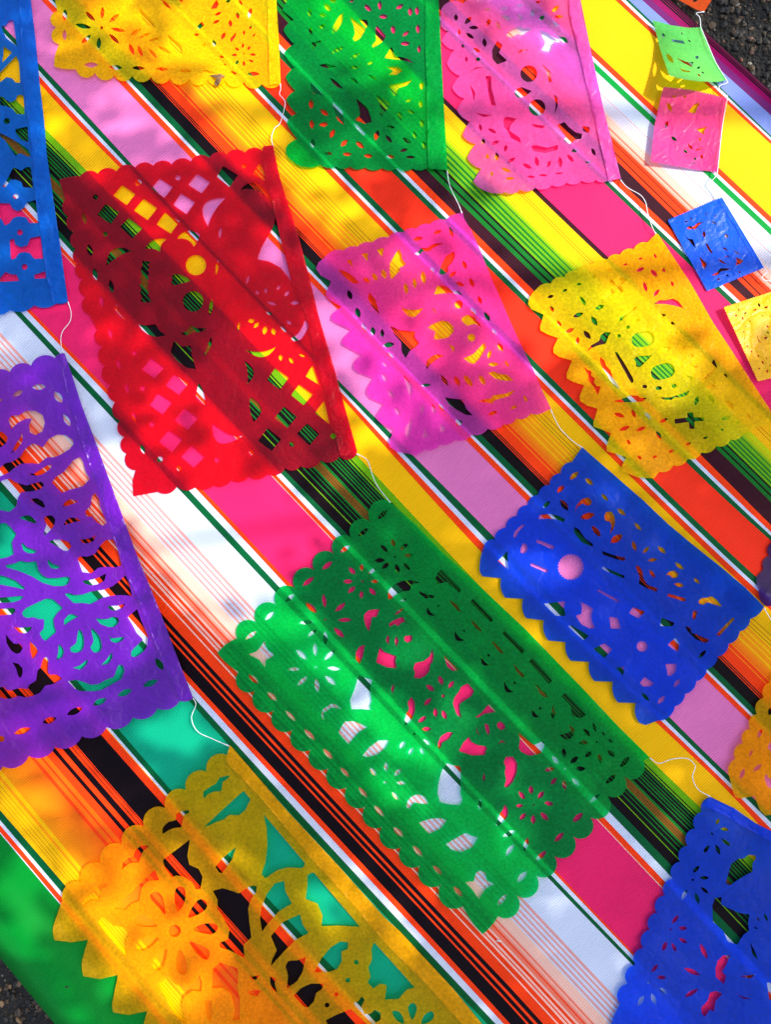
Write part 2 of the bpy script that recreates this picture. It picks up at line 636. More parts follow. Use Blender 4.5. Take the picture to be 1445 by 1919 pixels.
P 585 1500 610 1450 660 1425 735 1450 690 1470 630 1490
P 795 1540 850 1490 860 1400 890 1365 930 1430 940 1500 1000 1650 960 1678 900 1640 860 1590 810 1590
T 0 900 5
P 180 355 220 330 280 330 330 370 345 405 310 400 250 378
P 410 360 440 330 490 330 520 370 505 430 450 490 410 522 420 460 435 420
P 595 422 620 370 670 348 720 355 762 382 700 390 640 410
P 455 575 500 555 580 555 650 580 670 620 640 660 600 662 560 635 500 600
P 745 555 800 550 850 540 895 512 880 570 820 592 780 590
P -40 410 50 398 100 440 155 505 110 580 130 690 70 720 0 735 -40 735
P 200 590 215 585 250 625 345 660 330 683 270 685 220 660
P 448 735 490 780 570 810 530 830 480 825 450 785
P 50 795 130 780 200 752 250 768 340 758 360 840 400 890 450 915 540 915 630 900 660 915 640 970 590 990 500 990 400 960 300 900 180 850 60 815
P -30 880 50 900 150 940 240 1010 220 1020 130 1000 0 975 -30 970
P -30 1100 60 1095 170 1085 225 1085 200 1115 130 1140 50 1148 -30 1145
P -30 1205 60 1200 130 1195 148 1220 120 1255 40 1262 -30 1265
P 205 1240 240 1200 340 1150 440 1105 500 1115 590 1195 540 1240 500 1300 510 1370 530 1420 480 1460 430 1505 395 1480 370 1430 410 1390 415 1300 360 1300 310 1280 260 1290 220 1275
P 130 1375 200 1380 300 1370 290 1400 240 1435 180 1425
P 55 1440 90 1490 130 1530 190 1530 215 1570 190 1615 150 1625 100 1590 60 1520
P 280 1510 330 1550 358 1600 330 1650 305 1675 285 1600
P 115 1705 170 1715 210 1760 212 1810 190 1855 170 1830 150 1760
P 725 730 760 710 820 715 890 690 940 610 990 560 1060 555 1100 640 1140 800 1080 815 990 810 920 820 860 872 770 860
P 765 940 830 935 910 915 995 872 980 940 920 975 850 985 800 970
P 605 1065 650 1055 700 1075 780 1070 860 1040 990 1020 1060 990 1120 940 1175 890 1210 960 1240 1085 1150 1075 1060 1078 960 1100 850 1160 780 1148 690 1150 650 1110
P 1005 1180 1060 1172 1120 1170 1175 1155 1150 1195 1080 1225 1030 1210
P 600 1360 600 1310 640 1260 680 1253 738 1275 680 1305 640 1330
P 895 1290 960 1300 1010 1300 1060 1275 1110 1290 1115 1330 1080 1370 1020 1375 940 1345
S 745 1395 780 1450 788 1530 770 1590 720 1613 670 1605 660 1570 690 1545 715 1520 725 1450
S 855 1390 900 1420 940 1480 955 1560 930 1605 880 1610 850 1570 860 1540 875 1500
P 1020 1455 1060 1480 1175 1465 1140 1505 1090 1525 1045 1510
P 525 1685 545 1620 550 1530 590 1570 600 1610 580 1660
P 1050 1605 1055 1660 1020 1715 945 1735 990 1690
P 830 1670 815 1720 760 1775 680 1755 740 1740
P 1195 1280 1285 1205 1330 1330 1385 1450 1380 1550 1350 1600 1280 1655 1230 1650 1230 1600 1310 1520 1340 1490 1280 1430 1250 1370
T 80 1080 5
P 235 980 310 968 380 985 450 1015 520 1010 600 965 670 940 690 880 710 830 750 828 770 880 740 960 650 1010 560 1060 490 1075 350 1072 300 1050
L 1058 765 1130 878 60
L 938 1030 1080 970 56
L 702 1120 838 1058 56
L 470 1205 600 1145 56
L 225 1295 375 1230 60
L 0 1370 130 1325 60
T 0 1200 7.983
P 560 450 610 400 640 280 700 240 725 280 715 460 740 510 860 510 930 570 820 640 760 660 680 670 600 780 490 830 380 850 280 830 150 870 60 870 -20 840 -20 700 60 690 100 740 170 745 240 720 330 710 410 730 440 660 540 600
L 210 1395 465 1310 90
C 20 1470 45
FLAG orange
T 360 1390 4.0028
O 285 25 300 40 700 500 1100 930 1440 1310
T 550 1440 4.0028
O 800 1220 1200 1650 1420 1919 1560 2080 700 2080
T 90 1640 4.0028
O 900 1560 ~5 720 1100 745 1015 600 1045 490 1025 ~8 485 940 525 745 390 775 268 755 ~8 260 620 300 480 180 500 50 485 ~8 42 370 105 190 ~28
T 90 1390 4.0028
O 250 1047 ~32 395 907 ~32 555 767 ~32 718 632 ~32 878 494 ~32 1035 360 ~32 1190 222 ~32
T 360 1390 4.0028
O 262 98
H 285 25 300 40 700 500 1100 930 1440 1310
T 550 1440 4.0028
H 800 1220 1200 1650 1420 1919 1560 2080 1400 2060 1250 1900 1000 1620 680 1300
T 360 1390 4.0028
H 1250 1270 900 880 500 400 290 185 262 145 262 98
T 90 1390 4.0028
P 1165 425 1165 370 1220 335 1260 310 1290 265 1365 248 1355 270 1310 300 1300 370 1250 370 1210 385
P 858 690 860 640 900 600 960 585 960 540 1010 515 1060 510 1060 530 1020 545 1000 640 940 645 900 665
P 552 960 560 905 600 870 640 855 655 810 700 775 755 775 750 790 710 820 680 905 620 905 580 930
P 262 1240 270 1180 330 1130 350 1130 355 1090 400 1060 450 1062 440 1080 400 1100 385 1190 330 1185 290 1210
P 860 885 1065 730 1045 850 1060 920 1130 950 1160 1010 1145 1100 1110 1105 1080 1050 1020 1010 960 1000 930 1015 880 950
P 485 1245 640 1110 800 958 835 1035 750 1040 700 1090 685 1190 630 1210 580 1258
P 375 1355 415 1310 450 1350 500 1380 560 1390 610 1435 580 1500 592 1612 480 1490
S 765 1150 790 1125 830 1130 865 1180 880 1290 830 1240 785 1195
S 970 1270 950 1190 955 1110 985 1082 1025 1100 1030 1170 1010 1230
S 1055 1315 1075 1250 1120 1190 1160 1178 1192 1205 1185 1250 1130 1290
S 1090 1405 1140 1370 1220 1358 1270 1375 1265 1415 1225 1440 1150 1430
S 1060 1500 1120 1510 1180 1540 1212 1580 1205 1620 1175 1630 1120 1590
S 985 1555 1020 1600 1045 1680 1035 1735 1000 1742 965 1700 962 1620
S 890 1550 885 1620 860 1690 820 1715 785 1670 820 1600
S 830 1470 790 1520 730 1560 680 1562 660 1530 690 1485 760 1465
S 818 1382 740 1385 660 1370 643 1325 680 1292 740 1305 790 1345
C 950 1415 46
T 360 1390 4.0028
P 90 635 385 365 440 430 400 510 350 550 280 545 240 580 180 600 130 625
P 535 540 850 910 830 945 720 940 640 960 550 1022 520 990 550 900 565 780 560 650
P 175 935 230 870 330 785 300 880 225 985 200 975
P 155 1115 230 1095 300 1115 350 1135 400 1100 450 1075 485 1080 480 1130 440 1180 420 1250 430 1350 445 1465 385 1520 395 1620 280 1560 210 1540 205 1505 270 1480 280 1400 230 1310 190 1250 190 1180
P 690 1040 700 1120 750 1210 650 1270 570 1360 525 1420 510 1330 520 1240 560 1140 620 1060
P 865 995 910 975 1260 1385 1100 1375 970 1380 980 1300 940 1210 850 1175 865 1080
P 810 1290 830 1370 875 1430 780 1480 680 1580 590 1680 600 1630 635 1560 590 1455 620 1420 680 1350
P 855 1610 830 1720 790 1790 710 1850 720 1750 700 1680 720 1640 790 1635
P 915 1725 970 1620 1040 1540 1110 1495 1170 1500 1170 1550 1120 1570 1125 1640 1090 1700 1030 1722
P 415 1725 440 1760 515 1745 480 1780 450 1780
P 585 1755 625 1770 620 1810 638 1880 600 1850 585 1800
P 415 1870 460 1860 515 1860 490 1905 440 1900
T 550 1440 4.0028
P 605 1300 910 1640 850 1655 790 1725 685 1730 700 1620 650 1610 600 1648 555 1600 580 1560 560 1490 590 1430 585 1350
C 472 1450 18
C 408 1585 18
C 322 1690 16
C 252 1770 18
P 0 1700 60 1640 130 1610 225 1610 215 1650 170 1680 155 1740 110 1790 80 1785
P 510 1705 535 1730 510 1780 530 1840 580 1835 610 1805 655 1830 655 1880 600 1915 560 1900 480 1800 450 1755 490 1740
P 240 1885 330 1840 430 1800 560 1920 540 1960 280 1960
S 745 1815 790 1820 820 1860 828 1910 780 1890 750 1850
S 860 1790 880 1758 915 1765 925 1810 893 1880 870 1840
S 960 1915 980 1850 1030 1818 1055 1845 1030 1890
T 90 1640 4.0028
P 1235 705 1290 650 1420 695 1430 760 1420 830 1440 930 1440 1080 1385 1085 1400 1000 1370 880 1310 840 1230 845
P 1170 935 1225 935 1235 1040 1215 1095 1190 1050
P 890 765 910 762 950 815 1030 835 1100 810 1135 745 1157 800 1150 870 1080 862 1020 910 1005 980 1040 1117 960 1060 830 820
FLAG blueleft
T 0 0 6.568
O 370 -300 378 0 440 500 490 1050 545 1500 575 1905
T 0 280 5.995
O 590 500 680 1100 765 1715 ~10 630 1735 ~15 385 1755 ~15 110 1810 ~15 -120 1840 -500 1850 -500 -1950
T 0 0 6.568
H 370 -300 378 0 440 500 490 1050 545 1500 575 1905
T 0 280 5.995
H 590 500 680 1100 765 1715 600 1735 540 1500 495 1200 430 800 385 400
T 0 0 6.568
H 395 1900 355 1500 270 1000 235 0 225 -300
P 20 325 70 320 120 250 165 255 190 440 210 580 150 530 80 480 40 400
P 45 575 150 650 25 780 40 680
P -10 910 200 690 235 770 250 1025 195 1025 150 970 80 955 10 1010 -20 1020
P 0 1185 40 1200 80 1240 130 1265 190 1240 210 1185 240 1170 290 1180 305 1415 200 1410 150 1340 80 1315 0 1300
C 85 1495 38
P 190 1595 340 1560 350 1755 270 1730 190 1640
P 0 1640 80 1680 240 1770 340 1840 372 1900 370 1938 330 1930 263 1894 225 1895 197 1932 137 1850 60 1730 0 1690
T 0 280 5.995
P 80 340 150 205 200 225 240 245 290 205 345 200 375 430 340 435 260 430 240 370 180 345 120 345 60 430 25 420
C 180 527 32
P -10 605 60 610 110 610 140 670 200 700 270 660 300 600 400 570 430 830 330 830 290 765 200 755 140 780 110 830 55 860 20 790 -10 770
C 225 935 32
P 110 1020 155 1005 170 1070 230 1105 310 1080 340 1000 455 975 485 1230 380 1230 340 1170 280 1155 210 1170 170 1230 125 1240
C 277 1322 32
P 0 1450 60 1380 120 1405 185 1410 215 1480 0 1490
P 385 1410 470 1385 510 1370 515 1450 390 1455
FLAG yellowtop
T 80 0 5
O 105 -250 115 0 135 108 ~40 130 262 ~40 158 418 ~8 108 630 ~5 312 652 ~35 492 685 ~32 672 712 ~32 840 712 ~32 1015 725 ~32 1192 740 ~32
T 290 0 5
O 320 745 ~32 495 750 ~32 660 757 ~32 835 772 ~32 1005 790 ~25 1180 785 1165 400 1140 0 1130 -250
H 1180 785 1165 400 1140 0 1130 -250 1050 -250 1060 200 1075 800
T 80 0 5
L 210 90 205 198 46
L 205 278 205 382 38
L 388 612 520 612 50
L 620 630 748 642 46
L 835 640 958 645 36
L 1058 650 1178 655 34
L 1280 665 1402 672 34
L 400 112 490 202 38
L 562 68 556 182 38
L 622 215 718 135 40
L 640 272 775 298 36
L 622 322 718 415 38
L 530 355 522 468 42
L 360 412 455 330 40
L 305 232 455 268 44
C 553 265 15
L 828 332 925 275 38
L 905 365 1012 312 36
L 985 390 1108 358 24
L 810 412 855 522 40
L 890 432 938 535 36
L 995 460 1070 552 30
L 1080 435 1195 508 36
P 905 80 1000 170 1060 255 990 245 930 180
P 1170 320 1300 430 1312 510 1250 500 1190 400
P 1120 0 1160 30 1210 95 1140 60
T 290 0 5
P 395 255 440 205 465 240 420 280
L 360 340 415 325 30
L 450 445 472 415 24
L 545 380 570 440 34
L 605 530 650 545 24
L 640 620 670 605 24
P 525 90 550 40 580 5 600 40 580 85
L 562 150 625 120 28
L 545 225 608 195 30
L 770 120 785 185 34
L 705 190 712 258 36
L 660 308 625 375 36
L 790 5 820 55 24
L 665 25 710 8 26
P 765 305 755 350 715 405 705 370 740 330
P 905 75 915 110 885 180 870 150 880 100
L 835 288 838 335 22
L 908 248 885 280 24
L 942 320 915 350 18
L 825 408 825 458 24
L 895 438 868 475 24
L 892 515 950 518 26
L 882 565 925 588 22
L 832 575 838 625 26
L 785 570 758 608 24
L 720 522 775 520 24
L 752 450 792 480 24
C 838 508 7
L 695 680 770 698 34
L 870 695 985 698 38
L 445 665 565 690 30
L 235 0 260 20 24
FLAG greentop
T 515 0 4.25
O 100 -200 110 0 ~5 60 85 155 165 ~12 70 245 ~5 158 358 ~12 75 430 ~5 160 545 ~12 85 620 ~5 165 728 ~12 90 800 ~5 175 908 ~12 95 985 ~5 180 1110 ~5 100 1160 ~10 90 1220 ~10 150 1290 ~10 240 1332 ~10 360 1315 ~15 490 1328 ~18 600 1330 ~18 720 1335 ~18 855 1340 ~18 975 1340 ~18 1100 1345 ~18 1225 1330 1375 1360 1340 700 1305 0 1300 -200
H 1375 1360 1340 700 1305 0 1300 -200 1195 -200 1200 400 1225 1345
L 278 70 278 138 34
L 350 115 412 132 30
L 395 30 445 95 38
L 430 0 495 22 24
L 285 215 283 288 34
L 350 230 405 200 36
P 545 100 540 180 500 250 460 270 460 220 500 150
P 595 130 680 200 725 240 680 310 640 335 620 315 640 270 630 210
P 665 155 735 165 745 200 728 230
P 800 245 815 205 885 290 870 325 840 350 780 385 775 365 810 325
P 875 465 930 375 960 450 1060 470 1105 508 1000 480 940 475
P 890 535 980 535 1020 565 970 600 905 600 945 570
P 900 685 1040 655 1105 630 1050 685 980 710 975 760 950 770
P 805 755 910 820 915 850 850 930 835 905 840 850
P 645 785 740 860 775 975 720 990 640 960 680 920 670 860
P 290 345 385 320 340 360 300 410
P 445 440 480 390 548 372 530 410 480 420
P 350 520 410 510 490 535 430 548 380 540
P 440 620 490 650 548 712 500 700 460 665
L 605 470 680 425 26
L 595 540 680 540 26
L 600 620 665 672 26
L 735 520 785 490 22
L 745 600 815 640 24
P 285 655 340 710 390 765 310 750 285 700
P 460 810 540 890 550 1000 500 960 465 860
P 625 980 665 1005 725 1070 710 1085 650 1025
L 288 795 292 872 38
L 362 875 428 925 36
L 352 998 428 990 36
L 290 955 300 1030 36
L 475 1030 442 1102 38
L 580 1115 528 1168 36
L 648 1128 712 1185 36
L 300 1108 305 1180 38
L 390 1225 460 1228 28
L 540 1228 615 1232 30
L 710 1240 782 1248 32
L 885 1245 955 1255 28
L 1040 1255 1125 1255 24
L 995 1210 1065 1188 28
L 880 1078 935 1142 30
L 825 1040 800 1120 40
L 885 1010 960 1022 24
L 1020 1100 1088 1145 36
L 1105 1040 1125 1110 32
L 985 890 1005 968 34
L 1052 880 1120 908 26
L 1042 815 1092 790 22
L 1172 650 1172 720 34
L 1160 800 1168 865 30
L 1172 950 1175 1022 34
L 1185 1122 1195 1195 30
L 1150 365 1152 425 28
L 1142 198 1142 270 32
L 1135 55 1135 125 34
L 1080 62 1080 132 34
L 1000 350 1080 350 34
L 1018 292 1072 250 26
L 940 205 948 275 36
L 830 135 902 135 34
L 715 38 770 95 36
L 838 10 838 82 32
L 968 75 1025 38 32
L 600 20 630 0 24
FLAG pinktop
T 815 0 4.0139
O 45 85 ~10 95 25 ~18 210 32 ~18 330 10 ~18 440 -5 ~18 560 -40 700 -80 1085 -200 1095 0 1160 320 1260 780 1400 1345 1300 1362 ~18 1210 1355 ~18 1105 1362 ~18 990 1377 ~18 880 1395 ~18 755 1415 ~18 640 1428 ~18 530 1448 ~8 450 1455 ~8 330 1410 ~8 290 1365 350 1270 ~12 245 1190 ~5 310 1085 ~12 210 1020 ~5 265 915 ~12 165 830 ~5 225 745 ~12 130 660 ~5 190 575 ~12 90 480 ~5 145 380 ~12 50 310 ~5 100 240 ~12 42 190
H 1085 -200 1095 0 1160 320 1260 780 1400 1345 1310 1362 1180 800 1085 400 1010 100 1000 -170
L 158 110 160 162 30
L 275 130 225 185 34
L 255 212 330 212 28
L 235 252 295 295 28
L 368 292 380 358 32
L 183 222 185 270 20
L 208 335 212 368 22
L 235 428 240 472 22
L 280 368 345 395 28
L 300 465 350 435 28
L 415 140 395 200 32
L 465 165 490 228 28
L 500 122 575 152 30
L 620 108 665 155 28
L 730 80 738 130 34
L 785 155 825 122 30
L 880 95 935 45 34
L 900 128 965 130 26
L 885 165 940 205 30
L 370 75 425 78 22
L 495 68 548 65 22
L 615 48 665 45 24
L 755 25 795 15 18
P 535 275 560 235 610 210 640 200 670 215 720 215 725 235 690 245 660 270 620 260 580 285
P 785 230 850 250 900 290 940 300 935 330 895 315 870 395 800 385 830 330
P 895 250 940 280 985 285 1005 325 960 325 920 280
P 430 380 470 310 510 345 480 400 545 460 470 490 435 450
P 620 410 650 370 710 382 660 390
C 707 558 63
C 770 812 62
P 600 680 650 658 730 688 680 730 625 740 600 710
P 800 480 870 540 880 620 860 625 840 540
P 895 715 925 740 925 800 900 870 910 790
P 250 555 310 510 370 510 300 525
P 265 640 305 700 295 765 280 700
P 380 575 425 575 425 660 440 720 460 800 425 795 405 720 395 650
P 300 850 380 865 440 868 370 885
P 515 900 540 880 615 895 570 945 560 985 640 1040 650 1080 570 1040 550 990 520 960
P 725 1100 760 1095 850 1115 930 1090 925 1130 830 1155 740 1140
P 725 935 830 950 810 970 750 960
P 920 945 975 920 1010 960 1060 1000 1110 1010 1100 1050 1060 1050 1020 1090 970 1060 985 1030
P 1110 950 1165 960 1160 1005 1115 990
L 338 935 348 990 26
L 400 970 465 1005 26
L 360 1045 372 1088 26
L 422 1092 485 1062 28
L 540 1090 525 1145 28
L 462 1150 470 1212 32
L 392 1160 400 1200 26
L 545 1228 608 1188 26
L 425 1290 432 1330 22
L 500 1265 575 1298 26
L 530 1345 600 1345 24
L 660 1235 730 1270 30
L 760 1180 775 1255 32
L 870 1210 845 1262 26
L 940 1180 945 1265 34
L 995 1165 1045 1222 30
L 1025 1140 1085 1130 26
L 1178 1115 1208 1175 26
L 1130 1225 1185 1215 22
L 695 1330 755 1335 20
L 780 1320 850 1322 18
L 900 1312 970 1302 14
FLAG limesmall
T 1185 0 5.558
O 205 215 300 240 430 275 ^10 600 300 ^4 715 295 780 450 870 650 980 835 ^4 900 855 ^8 700 850 ^6 550 830 ^6 390 790 ^6 340 650 ^6 290 500 ^8 240 300
P 405 415 530 430 550 465 420 440
L 355 560 430 665 30
P 460 605 560 650 640 650 625 705 540 665 500 640
P 485 712 560 740 610 745 600 760 530 755
L 672 722 708 700 16
L 715 755 750 768 12
L 680 775 712 800 12
L 320 350 325 400 24
L 660 590 690 615 24
L 515 340 520 370 10
L 580 420 610 445 10
FLAG pinksmall
T 1185 0 5.558
O 330 915 ^9 600 945 ^9 860 1000 980 1025 940 1300 885 1790 ^6 700 1770 ^16 200 1680 ^12 240 1300 ^12
P 580 1170 640 1095 710 1070 680 1120 655 1190
P 665 1350 790 1320 750 1360 750 1410
L 365 1070 410 1168 30
L 370 1260 345 1345 26
L 405 1425 465 1475 24
P 580 1495 635 1540 620 1565 590 1545
P 640 1570 740 1540 690 1572
P 725 1185 800 1215 745 1205
L 535 1565 575 1600 18
L 725 1612 720 1665 20
L 645 1645 665 1670 18
L 420 1008 455 1015 22
L 530 1000 560 1022 18
C 705 1457 15
L 600 1700 660 1708 12
FLAG bluesmall
T 1245 350 7.225
O 55 460 ^18 675 190 ^3 795 155 1355 1090 ^24 585 1410 ^30
P 300 575 330 535 400 545 450 490 540 480 480 515 425 580
P 270 665 330 710 390 715 430 840 380 790 340 740
P 615 465 680 475 720 525 660 500
L 535 600 545 695 28
P 555 765 590 780 660 910 625 900 580 830
P 475 945 580 1050 540 1130 510 1085 510 1050
P 720 980 780 1000 855 1060 770 1030
P 630 1205 720 1160 755 1105 900 1110 840 1140 770 1150 720 1200
P 770 825 830 830 870 880 830 860
P 930 855 990 890 1040 925 970 905
P 965 960 1080 1000 1030 1050 965 1065 985 1010
P 815 955 870 930 890 950
L 820 640 870 700 30
L 550 360 580 390 14
L 665 410 715 390 12
L 280 470 320 480 16
L 350 420 380 450 14
L 720 1275 750 1240 16
L 830 1200 880 1215 14
L 1005 1140 1030 1175 14
FLAG goldsmall
T 1345 540 9.6
O 120 350 ^20 960 80 ^8 1300 -30 1700 1200 1500 1480 ^16 730 1670 ^30
L 730 270 762 345 26
L 838 362 912 335 24
L 370 375 388 415 14
L 470 460 530 445 16
L 640 405 705 385 18
L 300 502 360 488 16
L 435 515 468 575 18
P 560 610 585 580 600 610
P 495 705 510 675 525 705
P 785 495 835 495 805 520
P 920 505 960 505 945 530
P 460 770 495 790 460 805
L 870 675 925 710 20
L 885 795 935 812 24
P 830 880 910 880 865 935
P 715 850 730 920 795 995 740 960 710 900
C 475 905 8
C 535 1045 14
L 590 1130 625 1150 18
L 715 1210 755 1230 20
L 795 1310 825 1370 22
L 860 1260 895 1262 18
L 722 1450 775 1440 14
L 880 1470 905 1530 20
L 930 1395 970 1390 18
C 665 1010 8
C 740 1065 8
FLAG purpleright
T 1345 980 11.29
O 1900 300 1300 200 ~15 1135 430 ~25 1095 690 ~25 970 975 825 1130 ~5 860 1400 ~5 910 1640 ~5 1020 1760 1300 1755 1900 1600
FLAG yellowright
T 1345 1240 5.997
O 1100 300 800 60 595 140 590 230 ~25 520 405 ~28 445 585 ~28 365 750 ~28 285 915 ~28 200 1090 ~22 130 1280 170 1450 200 1520 260 1535 410 1505 440 1580 480 1670 540 1725 700 1700 900 1750
L 500 750 450 855 44
L 392 985 355 1065 30
L 495 1150 400 1230 46
L 300 1195 255 1318 50
P 545 1250 570 1300 620 1330 700 1340 640 1445 560 1400 525 1310
L 620 500 575 600 60
P 640 890 590 900 560 960 600 1010 660 1000
FLAG orangesmall
T 1185 0 5.558
O 370 -60 480 0 ^8 665 100 ^3 750 130 830 0 880 -100
P 620 20 660 -5 690 5 650 30
FLAG blueright
T 1156 1480 5
O 880 65 1100 170 1300 310 1444 380 1700 520 1700 2500 -100 2500
T 1130 1700 4.587
O 30 1150 70 1005 90 940 145 825 ~30 215 655 ~30 278 490 ~30
T 1156 1480 5
O 250 1478 ~30 310 1308 ~30 377 1149 ~30 450 985 ~30 525 830 ~30 595 670 ~30 665 520 ~30 735 358 ~28 795 205 ~25
H 880 65 1100 170 1300 310 1444 380 1700 520 1650 600 1444 480 1200 350 1000 230 790 140
L 960 265 930 325 32
L 970 362 1052 372 36
L 980 455 1070 525 34
L 865 515 815 590 36
L 925 510 968 605 36
C 892 410 12
P 1020 870 1045 780 1070 690 1140 640 1190 640 1230 605 1300 610 1305 645 1275 680 1270 765 1200 800 1120 850 1060 895
L 775 705 715 775 36
L 780 820 865 822 36
L 785 905 860 970 30
L 735 960 770 1065 36
L 655 930 610 1030 40
C 712 840 12
P 895 1080 920 1010 985 1000 975 1070 1060 1110 1150 1150 1245 1165 1230 1240 1240 1320 1190 1350 1130 1445 1040 1420 1000 1320 900 1230
L 1380 1155 1415 1230 24
P 1250 1420 1290 1500 1325 1590 1270 1540
L 1310 1185 1338 1230 14
L 1285 1285 1325 1298 14
L 578 1170 518 1250 36
L 580 1290 662 1295 38
L 585 1385 660 1432 36
L 465 1418 430 1508 42
L 515 1430 558 1515 32
C 505 1305 10
L 780 1435 850 1582 44
L 632 1665 780 1732 44
P 1060 1550 1020 1650 985 1700 1025 1740 1005 1820 930 1750 925 1670 945 1600 1000 1545
L 388 1630 325 1705 36
L 380 1752 462 1755 38
L 402 1850 475 1908 34
C 297 1802 14
P 1155 1740 1230 1735 1320 1720 1240 1765
T 1130 1700 4.587
L 822 698 700 770 38
P 845 860 900 800 920 730 970 715 1030 740 970 800 955 895 920 875 875 940 850 910
P 1140 730 1200 765 1280 782 1210 785
L 352 755 300 845 40
L 418 735 455 835 40
P 1410 640 1500 660 1500 820 1430 790
"""
MASTERS = """
EDGE 0 1784 95 1919
M0 0 1559 60 1629 110 1696
M1 0 1519 90 1620 127 1661 168 1716 340 1915
M2 0 1440 90 1550 152 1627 268 1765
M3 0 1291 98 1408 133 1446 230 1562 330 1667 412 1765
M4 61 1300 146 1397 270 1542 375 1662 410 1700 457 1750
M5 75 1251 101 1278 191 1378 204 1390 307 1512 450 1672 487 1712 646 1895
M6 30 1140 157 1290 220 1364 308 1464 425 1602 499 1677 525 1707 682 1871
M7 0 926 26 950 64 982 174 1108 262 1206 302 1254 350 1316 425 1397 525 1505 712 1695 890 1897
M8 24 898 92 975 160 1044 206 1100 345 1269 468 1390 550 1481 725 1662 911 1870
M9 224 1056 306 1160 368 1228 526 1390 577 1440 750 1632 911 1803
M10 0 622 48 680 195 825 290 954 485 1144 970 1677 1157 1869
M11 23 585 110 668 132 700 220 795 372 959 520 1112 830 1439 1022 1639 1187 1809
M14 60 582 128 650 205 745 420 959 555 1100 860 1436 1040 1634 1197 1792
M15 40 397 112 470 150 505 505 890 570 959 627 1018 832 1228 1002 1413 1117 1534 1245 1669 1396 1828
M16 108 433 142 465 527 882 586 930 658 1004 748 1104 1142 1499 1260 1624
M17 82 240 160 320 297 453 357 524 517 691 573 754 665 852 743 930 888 1082 1215 1424 1317 1514
M18 75 158 200 290 310 399 370 459 642 754 722 830 872 982 897 1054 1237 1354 1345 1467 1417 1538
M19 72 120 202 260 253 312 544 637 631 702 680 752 800 880 890 971 927 1008 1053 1140 1128 1212 1257 1344 1444 1524
M20 78 0 99 25 211 142 254 190 357 298 501 445 534 480 637 580 872 825 930 880 990 946 1320 1268 1376 1324
M21 252 142 292 190 359 260 392 296 569 476 596 503 905 812 965 880 1008 930 1339 1247 1416 1333
M22 450 154 486 190 597 310 630 340 680 389 727 442 1010 722 1050 765 1168 876 1230 940 1286 998 1432 1132
M23 492 158 515 190 642 313 668 340 714 390 756 433 990 666 1050 728 1120 790 1236 906 1270 944 1308 984 1418 1080
M24 526 110 552 139 727 317 752 340 803 390 830 414 914 504 1018 602 1288 862 1326 914 1366 940 1445 1012
M25 525 68 550 90 771 318 789 336 848 396 888 436 1002 546 1316 854 1374 914
M26 520 24 548 50 800 318 821 340 874 394 1016 530 1342 838 1416 914
M27 595 0 740 138 836 235 955 356 1087 500 1400 800
M28 672 35 734 93 832 196 877 239 993 354 1070 430 1134 486
M29 826 50 867 88 893 115 966 185 993 210 1122 334 1165 369 1222 435 1248 457 1296 498 1345 546 1370 570
M30 1011 198 1165 343 1253 426 1367 531 1400 562
M31 1157 300 1245 392 1260 407 1398 540 1419 557
M32 1129 174 1175 219 1290 340 1334 380 1379 410 1445 466
M33 1118 134 1175 189 1229 241 1318 324 1346 350 1445 440
M35 1111 95 1175 152 1234 207 1347 317 1377 345 1445 405
M36 1156 5 1185 32 1230 68 1363 198 1445 270
M37 1178 0 1221 41 1365 183 1445 252
M38 1196 0 1268 50 1362 146 1445 217
M39 1223 0 1333 95 1445 194
M40 1257 0 1309 48 1445 171
"""
STRIPES = """
EDGE E 1
M0 w .06 O .36 w .57 G 1
M1 Y .2 d .22 Y .32 d .34 Y .45 d .47 Y .6 d .62 Y .75 A .85 Y 1
M2 A>B .6 O .66 B .74 O .78 B .86 O 1
M3 K .17 O .4 K .66 O .77 K .8 O .93 K .96 O 1
M4 K 1
M5 O .47 g .52 w .66 G 1
M6 T 1
M7 G .36 w .71 O 1
M8 K .49 O .57 K .72 O .83 K 1
M9 O .14 s .16 O .22 s .25 O .27 s .3 O .34 s .37 S .42 O .44 S>s .5 S .53 s>p .6 s .63 p .68 w .7 q .735 w .77 q .8 w .835 q .865 w .9 q .93 w .96 q 1
M10 w 1
M11 G .38 w .76 O 1
M14 P 1
M15 s .04 O .3 w .65 G 1
M16 K .15 l .165 K .23 h .25 K .3 h .315 K .35 h .38 t .41 K .413 t .445 K .45 t .50 h .54 K .6 h .62 K .655 h .675 K .70 h .72 K .75 h .765 K .80 h .82 K .845 l .87 K .89 l 1
M17 Y 1
M18 O .36 w .62 G 1
M19 L 1
M20 O .39 w .58 G 1
M21 K .135 O .145 K .16 O .17 K .183 O .31 A .32 O .36 A .37 B>A .48 Y .5 A .55 Y .57 A .6 Y .63 A .655 Y .68 d .69 Y .72 d .73 Y .77 d .78 Y 1
M22 O .39 w .61 G 1
M23 R 1
M24 G .33 w .56 O 1
M25 M 1
M26 h .1 K .15 h .25 K .3 l .36 h .41 l .46 h .51 l .56 h .61 l .69 h .72 l>y .85 d .86 y 1
M27 Y .3 d .33 Y .45 d .48 Y 1
M28 M .08 P 1
M29 G .33 w .57 O 1
M30 M 1
M31 O .1 K .13 O .27 K .29 O .36 S>p .45 S .5 s>p .62 s .66 p>w .76 q .77 w .81 q .82 w .86 q .87 w .91 q .92 w .98 q 1
M32 w 1
M33 H .4 w .62 O 1
M35 Y 1
M36 O .45 w .75 G 1
M37 v 1
M38 V .8 z 1
M39 z .35 K .5 z .55 K .68 z .72 K .85 z .88 K 1
"""
